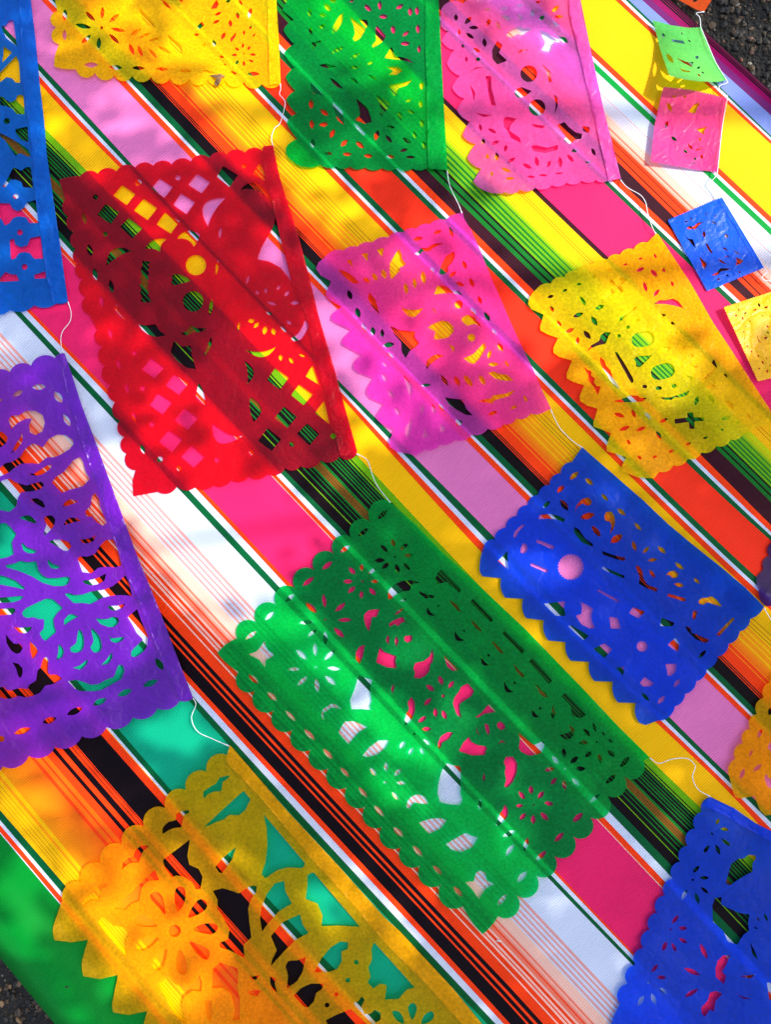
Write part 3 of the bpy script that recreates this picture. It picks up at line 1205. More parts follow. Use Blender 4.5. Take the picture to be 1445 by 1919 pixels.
THREADS = """
525 157 526 168 524 178 534 191 531 212 524 233 515 241 509 258 512 277
838 320 842 345 850 365 860 385 866 401
1162 337 1176 352 1200 366 1210 380 1214 400 1222 425 1230 440
1032 767 1040 785 1050 803 1066 820 1078 830 1093 840
667 850 688 862 697 888 708 912 722 930 732 942
127 565 133 585 131 603 117 622 114 642 119 664
361 1307 367 1320 359 1345 370 1370 398 1384 430 1398
1218 1420 1235 1430 1260 1422 1288 1421 1303 1435 1298 1455 1308 1478 1332 1493
1432 1139 1440 1153 1452 1172 1465 1200
1320 23 1305 26 1311 33 1313 44 1314 53 1326 82 1341 117 1361 150 1363 156 1350 161 1348 167 1360 178 1363 186 1354 236 1345 320 1340 333 1334 341 1339 349 1347 361 1355 373 1432 501 1437 510 1429 519 1431 525 1446 529 1462 545
"""
LIGHT = """
1300 300 190 330 -10 1
1180 40 120 90 0 1
1010 300 170 300 -20 .9
690 60 140 90 0 .9
800 230 80 70 30 .9
450 70 130 110 0 .9
640 330 60 130 40 .6
450 290 90 60 45 .7
210 60 60 50 0 .6
260 200 60 30 40 .6
1090 560 170 130 30 .9
1180 640 150 70 40 .8
840 500 110 120 20 .8
700 700 130 110 45 .7
480 720 120 110 45 .8
520 950 110 80 30 .9
370 850 110 50 10 .7
400 1050 170 90 50 .9
560 1170 150 55 42 .9
780 1360 110 60 20 1
760 1210 50 50 0 1
700 1450 100 34 40 .5
920 1500 90 36 45 .35
150 1190 110 120 0 1
60 1130 80 120 0 .8
230 900 70 60 0 .8
130 1480 110 60 40 .7
340 1370 70 40 0 .7
300 1760 120 130 0 .8
680 1690 80 110 -45 .5
1000 620 100 80 0 .8
1000 1080 70 50 0 .8
1150 900 60 40 0 .6
140 1690 70 60 0 .6
60 1640 60 50 0 .6
620 860 60 60 40 .5
560 420 40 80 -20 .5
340 200 40 60 40 .5
1230 480 60 60 0 .6
20 1760 60 60 0 .6
330 800 90 90 0 .55
600 720 60 90 0 .5
560 330 30 40 0 .5
930 120 90 110 0 .8
"""
LEAF_DENS = 0.8

# ---------------------------------------------------------------- height of the cloth, in photograph pixels
def nz(x, y, s, seed=0.0):
    return np.array([noise.noise((a / s, b / s, seed)) for a, b in zip(np.ravel(x), np.ravel(y))]).reshape(np.shape(x))

def ridge(x, y, x0, y0, x1, y1, w, h):
    """long low crease from (x0,y0) to (x1,y1)"""
    L = math.hypot(x1 - x0, y1 - y0); ux, uy = (x1 - x0) / L, (y1 - y0) / L
    a = (x - x0) * ux + (y - y0) * uy; b = (x - x0) * -uy + (y - y0) * ux
    e = np.clip(np.minimum(a, L - a) / 160 + .5, 0, 1)
    return h * np.exp(-(b / w) ** 2) * e * e * (3 - 2 * e)

_gx = np.arange(-260, 1740, 20.0); _gy = np.arange(-260, 2220, 20.0)
_GX, _GY = np.meshgrid(_gx, _gy)
_HZ = 0.004 + 0.0022 * nz(_GX, _GY, 330, 3.3) + 0.0018 * nz(_GX, _GY, 110, 8.1)
_HZ += ridge(_GX, _GY, 1150, 830, 1500, 1180, 34, .010) + ridge(_GX, _GY, 1330, 60, 1520, 230, 22, .010)
_HZ += ridge(_GX, _GY, 20, 1700, 230, 2010, 26, .014) + ridge(_GX, _GY, -40, 1640, 120, 1930, 18, .012) + ridge(_GX, _GY, 60, 1700, 200, 1900, 11, .008)
def cloth_z(x, y):
    x = np.asarray(x, float); y = np.asarray(y, float)
    fx = np.clip((x - _gx[0]) / 20, 0, len(_gx) - 1.001); fy = np.clip((y - _gy[0]) / 20, 0, len(_gy) - 1.001)
    i = fx.astype(int); j = fy.astype(int); a = fx - i; b = fy - j
    return (_HZ[j, i] * (1 - a) * (1 - b) + _HZ[j, i + 1] * a * (1 - b) + _HZ[j + 1, i] * (1 - a) * b + _HZ[j + 1, i + 1] * a * b)

# ---------------------------------------------------------------- node helpers
def newmat(name):
    m = bpy.data.materials.new(name); m.use_nodes = True; m.node_tree.nodes.clear()
    return m, m.node_tree.nodes, m.node_tree.links
def node(n, t, **kw):
    x = n.new(t)
    for k, v in kw.items(): setattr(x, k, v)
    return x

# ---------------------------------------------------------------- the striped oilcloth
PAL = dict(w=(208, 214, 230), O=(255, 62, 10), R=(250, 48, 20), P=(240, 34, 98), L=(232, 118, 178), Y=(255, 188, 0), d=(190, 115, 2),
           A=(255, 148, 6), B=(252, 104, 12), G=(0, 88, 44), H=(0, 150, 56), K=(16, 4, 9), M=(54, 10, 26), T=(8, 160, 118), E=(0, 128, 38),
           g=(255, 170, 40), s=(248, 186, 166), S=(248, 120, 92), p=(246, 192, 168), q=(228, 155, 146), l=(108, 170, 6), h=(12, 112, 32),
           t=(122, 78, 18), y=(200, 205, 2), v=(122, 140, 206), V=(112, 34, 104), z=(146, 8, 86))
PAL = {k: lin(v) for k, v in PAL.items()}
th = R(46.3); UX, UY = math.cos(th), math.sin(th)
def build_masters():
    M = []
    for ln in MASTERS.strip().splitlines():
        t = ln.split(); a = np.array(list(map(float, t[1:]))).reshape(-1, 2)
        u = a[:, 0] * UX + a[:, 1] * UY; v = a[:, 0] * UY - a[:, 1] * UX
        M.append([t[0], u, v])
    # common fan: slope of each line against where it crosses the middle
    um = 1150.0
    s0 = []; v0 = []
    for _, u, v in M:
        if np.ptp(u) > 400:
            k = np.polyfit(u - um, v, 1); s0.append(k[0]); v0.append(k[1])
    fan = np.polyfit(v0, s0, 2)
    out = []
    for nme, u, v in M:
        vm = float(np.mean(v - 0)); 
        for _ in range(4):
            sl = np.polyval(fan, vm); vm = float(np.mean(v - sl * (u - um)))
        r = v - (vm + np.polyval(fan, vm) * (u - um))
        deg = 0 if len(u) < 3 or np.ptp(u) < 200 else (1 if np.ptp(u) < 500 else (2 if len(u) < 8 else 3))
        if nme in ('M22', 'M23', 'M24', 'M18', 'M19'): deg = 5
        lo, hi = u.min(), u.max()
        sc = 1000.0
        A = np.vander((u - um) / sc, deg + 1); reg = 1e-3 * np.eye(deg + 1)
        c = np.linalg.solve(A.T @ A + reg, A.T @ r)
        out.append((nme, vm, np.polyval(fan, vm), c, lo, hi))
    def ev(k, u):
        nme, vm, s, c, lo, hi = out[k]
        uc = np.clip(u, lo - 60, hi + 60)
        return vm + s * (u - um) + np.polyval(c, (uc - um) / 1000.0)
    return [o[0] for o in out], ev
def cloth():
    names, ev = build_masters()
    U = np.arange(-420, 2780, 22.0)
    cols = []; colr = []          # column positions v(u) and face colours between
    st = {}
    for ln in STRIPES.strip().splitlines():
        t = ln.split(); st[t[0]] = [(t[i], float(t[i + 1])) for i in range(1, len(t), 2)]
    prev = None
    V = [ev(k, U) for k in range(len(names))]
    for k in range(1, len(V)): V[k] = np.maximum(V[k], V[k - 1] + 6)
    for k in range(len(names) - 1):
        a, b = V[k], V[k + 1]; f0 = 0.0
        wid = float(np.mean(b - a))
        for col, f1 in st[names[k]]:
            ca, cb = (col.split('>') + [col])[:2] if '>' in col else (col, col)
            ca, cb = PAL[ca], PAL[cb]
            n = max(1, int(round((f1 - f0) * wid / 24)))
            for i in range(n):
                g0 = i / n; g1 = (i + 1) / n
                cols.append(a + (b - a) * (f0 + (f1 - f0) * g0))
                colr.append(([x + (y - x) * g0 for x, y in zip(ca, cb)], [x + (y - x) * g1 for x, y in zip(ca, cb)]))
            f0 = f1
    cols.append(V[-1])
    cols = np.array(cols)                        # ncol+1, nu
    X = cols * UY + U * UX; Y = -cols * UX + U * UY
    Z = cloth_z(X, Y)
    # the two long sides sink to the gravel
    for e, sg in ((0, 1), (-1, -1)):
        for k in range(3):
            idx = (e + sg * k)
            Z[idx] = Z[idx] - (.0035 if k == 0 else .0012 if k == 1 else 0)
    pts = P(X, Y, Z)
    nc, nu = X.shape
    verts = pts.reshape(-1, 3)
    faces = []; cc = []
    for i in range(nc - 1):
        c0, c1 = colr[i]
        for j in range(nu - 1):
            faces.append((i * nu + j, i * nu + j + 1, (i + 1) * nu + j + 1, (i + 1) * nu + j))
            cc += [(*c0, 1), (*c0, 1), (*c1, 1), (*c1, 1)]
    m = cloth_mat()
    o = mesh_obj('serape_tablecloth', verts, faces, m)
    at = o.data.color_attributes.new('print', 'FLOAT_COLOR', 'CORNER')
    at.data.foreach_set('color', np.array(cc, np.float32).ravel())
    uv = o.data.uv_layers.new(name='weave')
    vu = np.stack([np.broadcast_to(U, X.shape), cols], -1).reshape(-1, 2) * .0006
    li = np.array([l.vertex_index for l in o.data.loops])
    uv.data.foreach_set('uv', vu[li].astype(np.float32).ravel())
    s = o.modifiers.new('thickness', 'SOLIDIFY'); s.thickness = .0009; s.offset = -1
    tag(o, 'vivid striped serape oilcloth spread flat on the gravel under all the paper flags', 'tablecloth')
    return o
def cloth_mat():
    m, n, l = newmat('printed_oilcloth')
    out = node(n, 'ShaderNodeOutputMaterial'); b = node(n, 'ShaderNodeBsdfPrincipled')
    a = node(n, 'ShaderNodeVertexColor', layer_name='print')
    uv = node(n, 'ShaderNodeUVMap', uv_map='weave')
    mp = node(n, 'ShaderNodeMapping'); mp.inputs['Scale'].default_value = (1, 1, 1); l.new(uv.outputs[0], mp.inputs[0])
    wv = node(n, 'ShaderNodeTexWave', wave_type='BANDS', bands_direction='X'); wv.inputs['Scale'].default_value = 125
    wv.inputs['Distortion'].default_value = .6; wv.inputs['Detail'].default_value = 1; l.new(mp.outputs[0], wv.inputs[0])
    wv2 = node(n, 'ShaderNodeTexWave', wave_type='BANDS', bands_direction='Y'); wv2.inputs['Scale'].default_value = 150
    wv2.inputs['Distortion'].default_value = .5; l.new(mp.outputs[0], wv2.inputs[0])
    ns = node(n, 'ShaderNodeTexNoise'); ns.inputs['Scale'].default_value = 9; ns.inputs['Detail'].default_value = 6; l.new(mp.outputs[0], ns.inputs[0])
    ml = node(n, 'ShaderNodeMath', operation='MULTIPLY'); l.new(wv.outputs['Fac'], ml.inputs[0]); l.new(wv2.outputs['Fac'], ml.inputs[1])
    hs = node(n, 'ShaderNodeMath', operation='MULTIPLY_ADD'); l.new(ml.outputs[0], hs.inputs[0]); hs.inputs[1].default_value = .5; l.new(wv.outputs['Fac'], hs.inputs[2])
    # woven ribs show a little as tone as well
    mr = node(n, 'ShaderNodeMapRange'); l.new(hs.outputs[0], mr.inputs[0]); mr.inputs[2].default_value = 1.2; mr.inputs[3].default_value = .86; mr.inputs[4].default_value = 1.06
    mr.inputs[1].default_value = 0
    mr2 = node(n, 'ShaderNodeMapRange'); l.new(ns.outputs['Fac'], mr2.inputs[0]); mr2.inputs[1].default_value = .3; mr2.inputs[2].default_value = .7; mr2.inputs[3].default_value = .92; mr2.inputs[4].default_value = 1.05
    mm = node(n, 'ShaderNodeMath', operation='MULTIPLY'); l.new(mr.outputs[0], mm.inputs[0]); l.new(mr2.outputs[0], mm.inputs[1])
    sc = node(n, 'ShaderNodeVectorMath', operation='SCALE'); l.new(a.outputs['Color'], sc.inputs[0]); l.new(mm.outputs[0], sc.inputs['Scale'])
    l.new(sc.outputs[0], b.inputs['Base Color'])
    b.inputs['Roughness'].default_value = .5; b.inputs['Specular IOR Level'].default_value = .09
    bp = node(n, 'ShaderNodeBump'); bp.inputs['Strength'].default_value = .4; bp.inputs['Distance'].default_value = .0006
    l.new(hs.outputs[0], bp.inputs['Height']); l.new(bp.outputs[0], b.inputs['Normal'])
    l.new(b.outputs[0], out.inputs[0])
    return m

# ---------------------------------------------------------------- tissue paper
def paper_mat(name, dif, tint, clear, gloss, rough=.32, crink=.5, translu=.5, mott=.08):
    m, n, l = newmat(name)
    out = node(n, 'ShaderNodeOutputMaterial')
    tc = node(n, 'ShaderNodeTexCoord')
    n1 = node(n, 'ShaderNodeTexNoise'); n1.inputs['Scale'].default_value = 330; n1.inputs['Detail'].default_value = 3; l.new(tc.outputs['Object'], n1.inputs[0])
    n2 = node(n, 'ShaderNodeTexNoise'); n2.inputs['Scale'].default_value = 28; n2.inputs['Detail'].default_value = 5; n2.inputs['Roughness'].default_value = .6; l.new(tc.outputs['Object'], n2.inputs[0])
    n3 = node(n, 'ShaderNodeTexNoise'); n3.inputs['Scale'].default_value = 62; n3.inputs['Detail'].default_value = 6; n3.inputs['Distortion'].default_value = .8; l.new(tc.outputs['Object'], n3.inputs[0])
    m1 = node(n, 'ShaderNodeMapRange'); l.new(n1.outputs['Fac'], m1.inputs[0]); m1.inputs[1].default_value = .32; m1.inputs[2].default_value = .68; m1.inputs[3].default_value = 1 - mott; m1.inputs[4].default_value = 1 + mott
    m2 = node(n, 'ShaderNodeMapRange'); l.new(n2.outputs['Fac'], m2.inputs[0]); m2.inputs[1].default_value = .3; m2.inputs[2].default_value = .7; m2.inputs[3].default_value = .9; m2.inputs[4].default_value = 1.1
    mm = node(n, 'ShaderNodeMath', operation='MULTIPLY'); l.new(m1.outputs[0], mm.inputs[0]); l.new(m2.outputs[0], mm.inputs[1])
    sc = node(n, 'ShaderNodeVectorMath', operation='SCALE'); sc.inputs[0].default_value = dif; l.new(mm.outputs[0], sc.inputs['Scale'])
    bp = node(n, 'ShaderNodeBump'); bp.inputs['Strength'].default_value = crink; bp.inputs['Distance'].default_value = .002
    l.new(n3.outputs['Fac'], bp.inputs['Height'])
    vo = node(n, 'ShaderNodeTexVoronoi', feature='DISTANCE_TO_EDGE'); vo.inputs['Scale'].default_value = 38; vo.inputs['Randomness'].default_value = 1
    ad = node(n, 'ShaderNodeVectorMath', operation='MULTIPLY_ADD'); l.new(n2.outputs['Color'], ad.inputs[0]); ad.inputs[1].default_value = (.03, .03, .03); l.new(tc.outputs['Object'], ad.inputs[2]); l.new(ad.outputs[0], vo.inputs['Vector'])
    vm = node(n, 'ShaderNodeMapRange'); l.new(vo.outputs['Distance'], vm.inputs[0]); vm.inputs[1].default_value = 0; vm.inputs[2].default_value = .12
    bp3 = node(n, 'ShaderNodeBump'); bp3.inputs['Strength'].default_value = crink * .45; bp3.inputs['Distance'].default_value = .0008; l.new(vm.outputs[0], bp3.inputs['Height']); l.new(bp3.outputs[0], bp.inputs['Normal'])
    bp2 = node(n, 'ShaderNodeBump'); bp2.inputs['Strength'].default_value = crink * .2; bp2.inputs['Distance'].default_value = .0004
    l.new(n1.outputs['Fac'], bp2.inputs['Height']); l.new(bp.outputs[0], bp2.inputs['Normal'])
    d = node(n, 'ShaderNodeBsdfDiffuse'); l.new(sc.outputs[0], d.inputs[0]); l.new(bp2.outputs[0], d.inputs['Normal'])
    sc2 = node(n, 'ShaderNodeVectorMath', operation='SCALE'); sc2.inputs[0].default_value = tint; l.new(mm.outputs[0], sc2.inputs['Scale'])
    t = node(n, 'ShaderNodeBsdfTranslucent'); l.new(sc2.outputs[0], t.inputs[0])
    x1 = node(n, 'ShaderNodeMixShader'); x1.inputs[0].default_value = translu; l.new(d.outputs[0], x1.inputs[1]); l.new(t.outputs[0], x1.inputs[2])
    tr = node(n, 'ShaderNodeBsdfTransparent'); tr.inputs[0].default_value = (*tint, 1)
    x2 = node(n, 'ShaderNodeMixShader'); l.new(x1.outputs[0], x2.inputs[1]); l.new(tr.outputs[0], x2.inputs[2])
    mc = node(n, 'ShaderNodeMath', operation='MULTIPLY'); mc.inputs[1].default_value = clear
    mi = node(n, 'ShaderNodeMath', operation='SUBTRACT'); mi.inputs[0].default_value = 2.0; l.new(m1.outputs[0], mi.inputs[1])
    l.new(mi.outputs[0], mc.inputs[0]); l.new(mc.outputs[0], x2.inputs[0])
    g = node(n, 'ShaderNodeBsdfGlossy'); g.inputs['Roughness'].default_value = rough; l.new(bp.outputs[0], g.inputs['Normal'])
    lw = node(n, 'ShaderNodeFresnel'); lw.inputs[0].default_value = 1.45
    gm = node(n, 'ShaderNodeMath', operation='MULTIPLY'); gm.inputs[1].default_value = gloss; l.new(lw.outputs[0], gm.inputs[0])
    x3 = node(n, 'ShaderNodeMixShader'); l.new(gm.outputs[0], x3.inputs[0]); l.new(x2.outputs[0], x3.inputs[1]); l.new(g.outputs[0], x3.inputs[2])
    l.new(x3.outputs[0], out.inputs[0])
    return m

# ---------------------------------------------------------------- reading the traced cut-outs
def catmull(p, n=5):
    p = np.array(p, float); k = len(p); out = []
    for i in range(k):
        a, b, c, d = p[i - 1], p[i], p[(i + 1) % k], p[(i + 2) % k]
        for j in range(n):
            t = j / n
            out.append(.5 * (2 * b + (c - a) * t + (2 * a - 5 * b + 4 * c - d) * t * t + (3 * b - a - 3 * c + d) * t ** 3))
    return np.array(out)
def arcpts(a, b, bul, sgn, step=3.5):
    a = np.array(a); b = np.array(b); L = np.hypot(*(b - a))
    if L < 1e-6: return [a]
    n = max(2, int(L / step)) if abs(bul) > .01 else 1
    nrm = np.array([(b - a)[1], -(b - a)[0]]) / L * sgn
    out = []
    th0 = 2 * math.atan(2 * abs(bul)) if abs(bul) > .01 else 0
    for i in range(n):
        t = i / n
        if th0:
            r = L / 2 / math.sin(th0); an = -th0 + 2 * th0 * t
            s = (r * math.sin(an) + L / 2) / L; hgt = r * math.cos(an) - r * math.cos(th0)
            out.append(a + (b - a) * s + nrm * hgt * (1 if bul > 0 else -1))
        else: out.append(a + (b - a) * t)
    return out
def area(p):
    p = np.array(p); return .5 * np.sum(p[:, 0] * np.roll(p[:, 1], -1) - np.roll(p[:, 0], -1) * p[:, 1])
def closed(tok):
    """token list with ~bulge and ^scallops, already in photograph pixels"""
    pts = [t[0] for t in tok]; sgn = 1 if area(pts) > 0 else -1
    out = []
    for i, (p, kind, val) in enumerate(tok):
        q = tok[(i + 1) % len(tok)][0]
        if kind == '^':
            p = np.array(p); q = np.array(q)
            for j in range(int(val)):
                out += arcpts(p + (q - p) * j / val, p + (q - p) * (j + 1) / val, .28, sgn, 1.6)
        else: out += arcpts(p, q, val, sgn)
    return np.array(out)
def smooth_round(p, r=1.3):
    """tiny rounding of the corners of a cut so blades look real"""
    p = np.array(p); out = []
    n = len(p)
    for i in range(n):
        a, b, c = p[i - 1], p[i], p[(i + 1) % n]
        la, lc = np.hypot(*(a - b)), np.hypot(*(c - b))
        if la < 2 or lc < 2: out.append(b); continue
        ra, rc = min(r, la * .35), min(r, lc * .35)
        out.append(b + (a - b) / la * ra); out.append(b + (c - b) / lc * rc)
    return np.array(out)
def parse(txt):
    flags = {}; cur = None; T = (0, 0, 1); wide = 1
    for ln in txt.strip().splitlines():
        t = ln.split()
        if not t: continue
        if t[0] == 'FLAG': cur = dict(O=[], H=[], holes=[]); flags[t[1]] = cur; wide = 1.5 if t[1] in ('goldsmall', 'pinksmall', 'limesmall', 'bluesmall') else 1; continue
        if t[0] == 'T': T = tuple(map(float, t[1:])); continue
        px = lambda x, y: (T[0] + float(x) / T[2], T[1] + float(y) / T[2])
        k, a = t[0], t[1:]
        if k in 'OHP':
            tok = []; i = 0
            while i < len(a):
                if a[i][0] in '~^':
                    v = float(a[i][1:]); tok[-1] = (tok[-1][0], a[i][0], v / 100 if a[i][0] == '~' else v); i += 1
                else: tok.append((px(a[i], a[i + 1]), '~', 0)); i += 2
            if k == 'P': cur['holes'].append(smooth_round(closed(tok)))
            else: cur[k] += tok
            continue
        f = list(map(float, a))
        if k == 'S': cur['holes'].append(catmull([px(*f[i:i + 2]) for i in range(0, len(f), 2)], 4))
        elif k == 'L':
            p, q = np.array(px(*f[:2])), np.array(px(*f[2:4])); w = f[4] / T[2] * .5 * wide; L = max(np.hypot(*(q - p)), .1)
            nr = np.array([-(q - p)[1], (q - p)[0]]) / L; s = np.linspace(0, 1, 8)
            pr = w * np.sin(s * np.pi) ** .85
            up = [p + (q - p) * u + nr * v for u, v in zip(s, pr)]; dn = [p + (q - p) * u - nr * v for u, v in zip(s[::-1][1:-1], pr[::-1][1:-1])]
            cur['holes'].append(np.array(up + dn))
        elif k == 'E':
            p, q = np.array(px(*f[:2])), np.array(px(*f[2:4])); w = f[4] / T[2] * .5; c = (p + q) / 2; h = (q - p) / 2; L = np.hypot(*h)
            nr = np.array([-h[1], h[0]]) / L
            cur['holes'].append(np.array([c + h * math.copysign(abs(math.cos(t)) ** .8, math.cos(t)) + nr * w * math.copysign(abs(math.sin(t)) ** .8, math.sin(t)) for t in np.arange(0, 2 * np.pi, np.pi / 12)]))
        elif k in 'CZ':
            c = np.array(px(f[0], f[1])); r = f[2] / T[2]
            if k == 'C': n = 8 if r < 4 else 24; cur['holes'].append(np.array([c + r * np.array((math.cos(t), math.sin(t))) for t in np.arange(n) * 2 * np.pi / n]))
            else:
                n = int(f[3]) * 4
                cur['holes'].append(np.array([c + r * (1 - .11 * (1 - abs(math.sin(i * math.pi / 4)))) * np.array((math.cos(i * 2 * np.pi / n), math.sin(i * 2 * np.pi / n))) for i in range(n)]))
        elif k == 'M':
            a_, b_, c_, d_ = [np.array(px(*f[i:i + 2])) for i in (0, 2, 4, 6)]
            q1 = 2 * b_ - (a_ + c_) / 2; q2 = 2 * d_ - (a_ + c_) / 2; s = np.linspace(0, 1, 9)
            up = [(1 - t) ** 2 * a_ + 2 * t * (1 - t) * q1 + t * t * c_ for t in s]
            dn = [(1 - t) ** 2 * a_ + 2 * t * (1 - t) * q2 + t * t * c_ for t in s[::-1][1:-1]]
            cur['holes'].append(np.array(up + dn))
    return flags
def inside(poly, pts):
    x, y = pts[:, 0], pts[:, 1]; r = np.zeros(len(pts), bool)
    bb = (x >= poly[:, 0].min()) & (x <= poly[:, 0].max()) & (y >= poly[:, 1].min()) & (y <= poly[:, 1].max())
    if not bb.any(): return r
    xs, ys = x[bb], y[bb]; c = np.zeros(len(xs), bool)
    x0, y0 = poly[:, 0], poly[:, 1]; x1, y1 = np.roll(x0, -1), np.roll(y0, -1)
    for a, b, p, q in zip(x0, y0, x1, y1):
        if b == q: continue
        k = ((b > ys) != (q > ys)) & (xs < (p - a) * (ys - b) / (q - b) + a)
        c ^= k
    r[bb] = c
    return r
def sheet(outer, holes, grid):
    """triangulated sheet in photograph pixels with the holes cut out"""
    g = []
    lo, hi = outer.min(0), outer.max(0)
    gx, gy = np.meshgrid(np.arange(lo[0] + 3, hi[0], grid), np.arange(lo[1] + 3, hi[1], grid * .87))
    gx = gx + (np.arange(gx.shape[0]) % 2)[:, None] * grid / 2
    pts = np.stack([gx.ravel(), gy.ravel()], -1) + np.random.RandomState(5).uniform(-.6, .6, (gx.size, 2))
    ok = inside(outer, pts)
    for h in holes: ok &= ~inside(h, pts)
    vs = []; es = []
    for poly in [outer] + list(holes):
        b = len(vs); n = len(poly); vs += [tuple(p) for p in poly]; es += [(b + i, b + (i + 1) % n) for i in range(n)]
    vs += [tuple(p) for p in pts[ok]]
    v, e, f, *_ = delaunay_2d_cdt([Vector(p) for p in vs], es, [], 0, 1e-3, False)
    v = np.array([(a.x, a.y) for a in v]); f = np.array([t for t in f if len(t) == 3])
    cen = v[f].mean(1)
    ok = inside(outer, cen)
    for h in holes: ok &= ~inside(h, cen)
    f = f[ok]; used = np.unique(f); mp = -np.ones(len(v), int); mp[used] = np.arange(len(used))
    return v[used], mp[f]

def make_flag(key, d, mat, mat_hem, label, lift, wav, seed, zf=None, grid=15, pleat=.0012):
    outer = closed(d['O'])
    v, f = sheet(outer, d['holes'], grid)
    c = outer.mean(0)
    def height(v):
        h = lift + wav * (.5 + .9 * nz(v[:, 0], v[:, 1], 150, seed)) + wav * .35 * nz(v[:, 0], v[:, 1], 48, seed + 9)
        h = np.maximum(h, .0009)
        if zf: h = h + zf(v)
        return cloth_z(v[:, 0], v[:, 1]) + .0012 + h
    base = P(c[0], c[1], float(cloth_z(c[0], c[1])))
    t = bpy.data.objects.new('paper_flag', None); C.objects.link(t); t.location = base; t.empty_display_size = .02
    tag(t, label, 'paper flag', 'cut tissue paper flags of the buntings')
    zz = height(v)
    ob = mesh_obj('cut_sheet', P(v[:, 0], v[:, 1], zz), f[:, ::-1], mat, t)
    if d['H']:
        ho = closed(d['H'])
        # crinkled folded hem: finer grid, little cross pleats
        hv, hf = sheet(ho, [], 5)
        ax = hv - hv.mean(0); ax = np.linalg.svd(ax, full_matrices=False)[2][0]
        al = (hv - hv.mean(0)) @ ax; ac = (hv - hv.mean(0)) @ np.array((-ax[1], ax[0]))
        pl = np.abs(np.sin(al / 10 + 3.5 * nz(hv[:, 0], hv[:, 1], 45, seed + 1) + ac / 30)) * np.clip(.25 + 1.3 * nz(hv[:, 0], hv[:, 1], 30, seed + 7), 0, 1)
        hz = height(hv) + .0007 + .0005 * (1 + nz(hv[:, 0], hv[:, 1], 11, seed + 3)) + .0006 * (.4 + nz(hv[:, 0], hv[:, 1], 26, seed + 5)) + pleat * pl
        mesh_obj('folded_hem', P(hv[:, 0], hv[:, 1], np.maximum(hz, height(hv) + .0005)), hf[:, ::-1], mat_hem, t)
    return t, height

def tube(name, pts, r, mat, parent=None, n=7):
    pts = [Vector(p) for p in pts]; vs = []; fs = []
    for i, p in enumerate(pts):
        d = (pts[min(i + 1, len(pts) - 1)] - pts[max(i - 1, 0)]).normalized()
        a = d.cross(Vector((0, 0, 1)));  a = a.normalized() if a.length > 1e-4 else Vector((1, 0, 0)); b = d.cross(a)
        rr = r[i] if hasattr(r, '__len__') else r
        for k in range(n):
            t = 2 * math.pi * k / n; vs.append(p + (a * math.cos(t) + b * math.sin(t)) * rr)
    for i in range(len(pts) - 1):
        for k in range(n): fs.append((i * n + k, i * n + (k + 1) % n, (i + 1) * n + (k + 1) % n, (i + 1) * n + k))
    fs += [tuple(range(n))[::-1], tuple((len(pts) - 1) * n + k for k in range(n))]
    return mesh_obj(name, vs, fs, mat, parent)
# ================================================================ build
FL = parse(FLAGS)
def pm(name, dif, tint, clear, gloss=.6, hem=.6, **kw):
    d = lin(dif); t = lin(tint)
    a = paper_mat(name, d, t, clear, gloss, **kw)
    kw['crink'] = kw.get('crink', .5) * 1.6
    b = paper_mat(name + '_hem', d, t, clear * hem, gloss, **kw)
    return a, b
MATS = dict(
    red=pm('red_tissue', (200, 0, 36), (255, 20, 60), .36, gloss=0.5, crink=.6),
    pink=pm('magenta_tissue', (242, 66, 190), (255, 120, 235), .34, gloss=0.5),
    pink2=pm('pink_tissue', (250, 100, 196), (255, 150, 235), .36, gloss=0.8, crink=.7),
    yellow=pm('yellow_tissue', (255, 216, 0), (255, 240, 30), .31, gloss=0.25, translu=.4, mott=.13),
    blue=pm('royal_blue_tissue', (0, 72, 236), (20, 120, 255), .20, gloss=0.5),
    blue2=pm('sky_blue_tissue', (0, 100, 198), (40, 150, 255), .12, gloss=0.6, translu=.35, crink=.8),
    green=pm('green_tissue', (0, 172, 70), (20, 245, 140), .34, gloss=0.25, mott=.13),
    purple=pm('purple_tissue', (112, 12, 178), (190, 80, 255), .12, gloss=1.5, rough=.22, translu=.3, crink=.9),
    orange=pm('marigold_tissue', (255, 184, 0), (255, 205, 20), .30, gloss=0.25, mott=.12),
    plum=pm('plum_tissue', (48, 2, 100), (120, 50, 200), .1, gloss=.6),
    lime=pm('lime_tissue', (95, 205, 85), (150, 255, 130), .07, gloss=.8, translu=.35),
    hot=pm('hot_pink_tissue', (245, 60, 140), (255, 120, 190), .12, gloss=.8, crink=.9, translu=.3),
    bright=pm('bright_blue_tissue', (5, 95, 240), (60, 120, 255), .08, gloss=.8, crink=.9, translu=.25),
    gold=pm('gold_tissue', (255, 204, 4), (255, 220, 60), .12, gloss=.6, crink=.8, translu=.3),
    tang=pm('tangerine_tissue', (240, 85, 5), (255, 160, 60), .15, gloss=.5),
)
def limez(v):
    a = np.array((1314., 53)); b = np.array((1361., 150)); L = np.hypot(*(b - a)); u = (b - a) / L
    s = np.clip(((v - a) @ u) / L + .15, 0, 1); dd = np.clip(np.abs((v - a) @ np.array((-u[1], u[0]))) / 95, 0, 1)
    return .043 * s ** 1.3 * dd ** 1.1 + .006 * np.sin(dd * np.pi)
def leftlift(x0, x1, h):
    return lambda v: h * np.clip((x1 - v[:, 0]) / (x1 - x0), 0, 1) ** 1.4
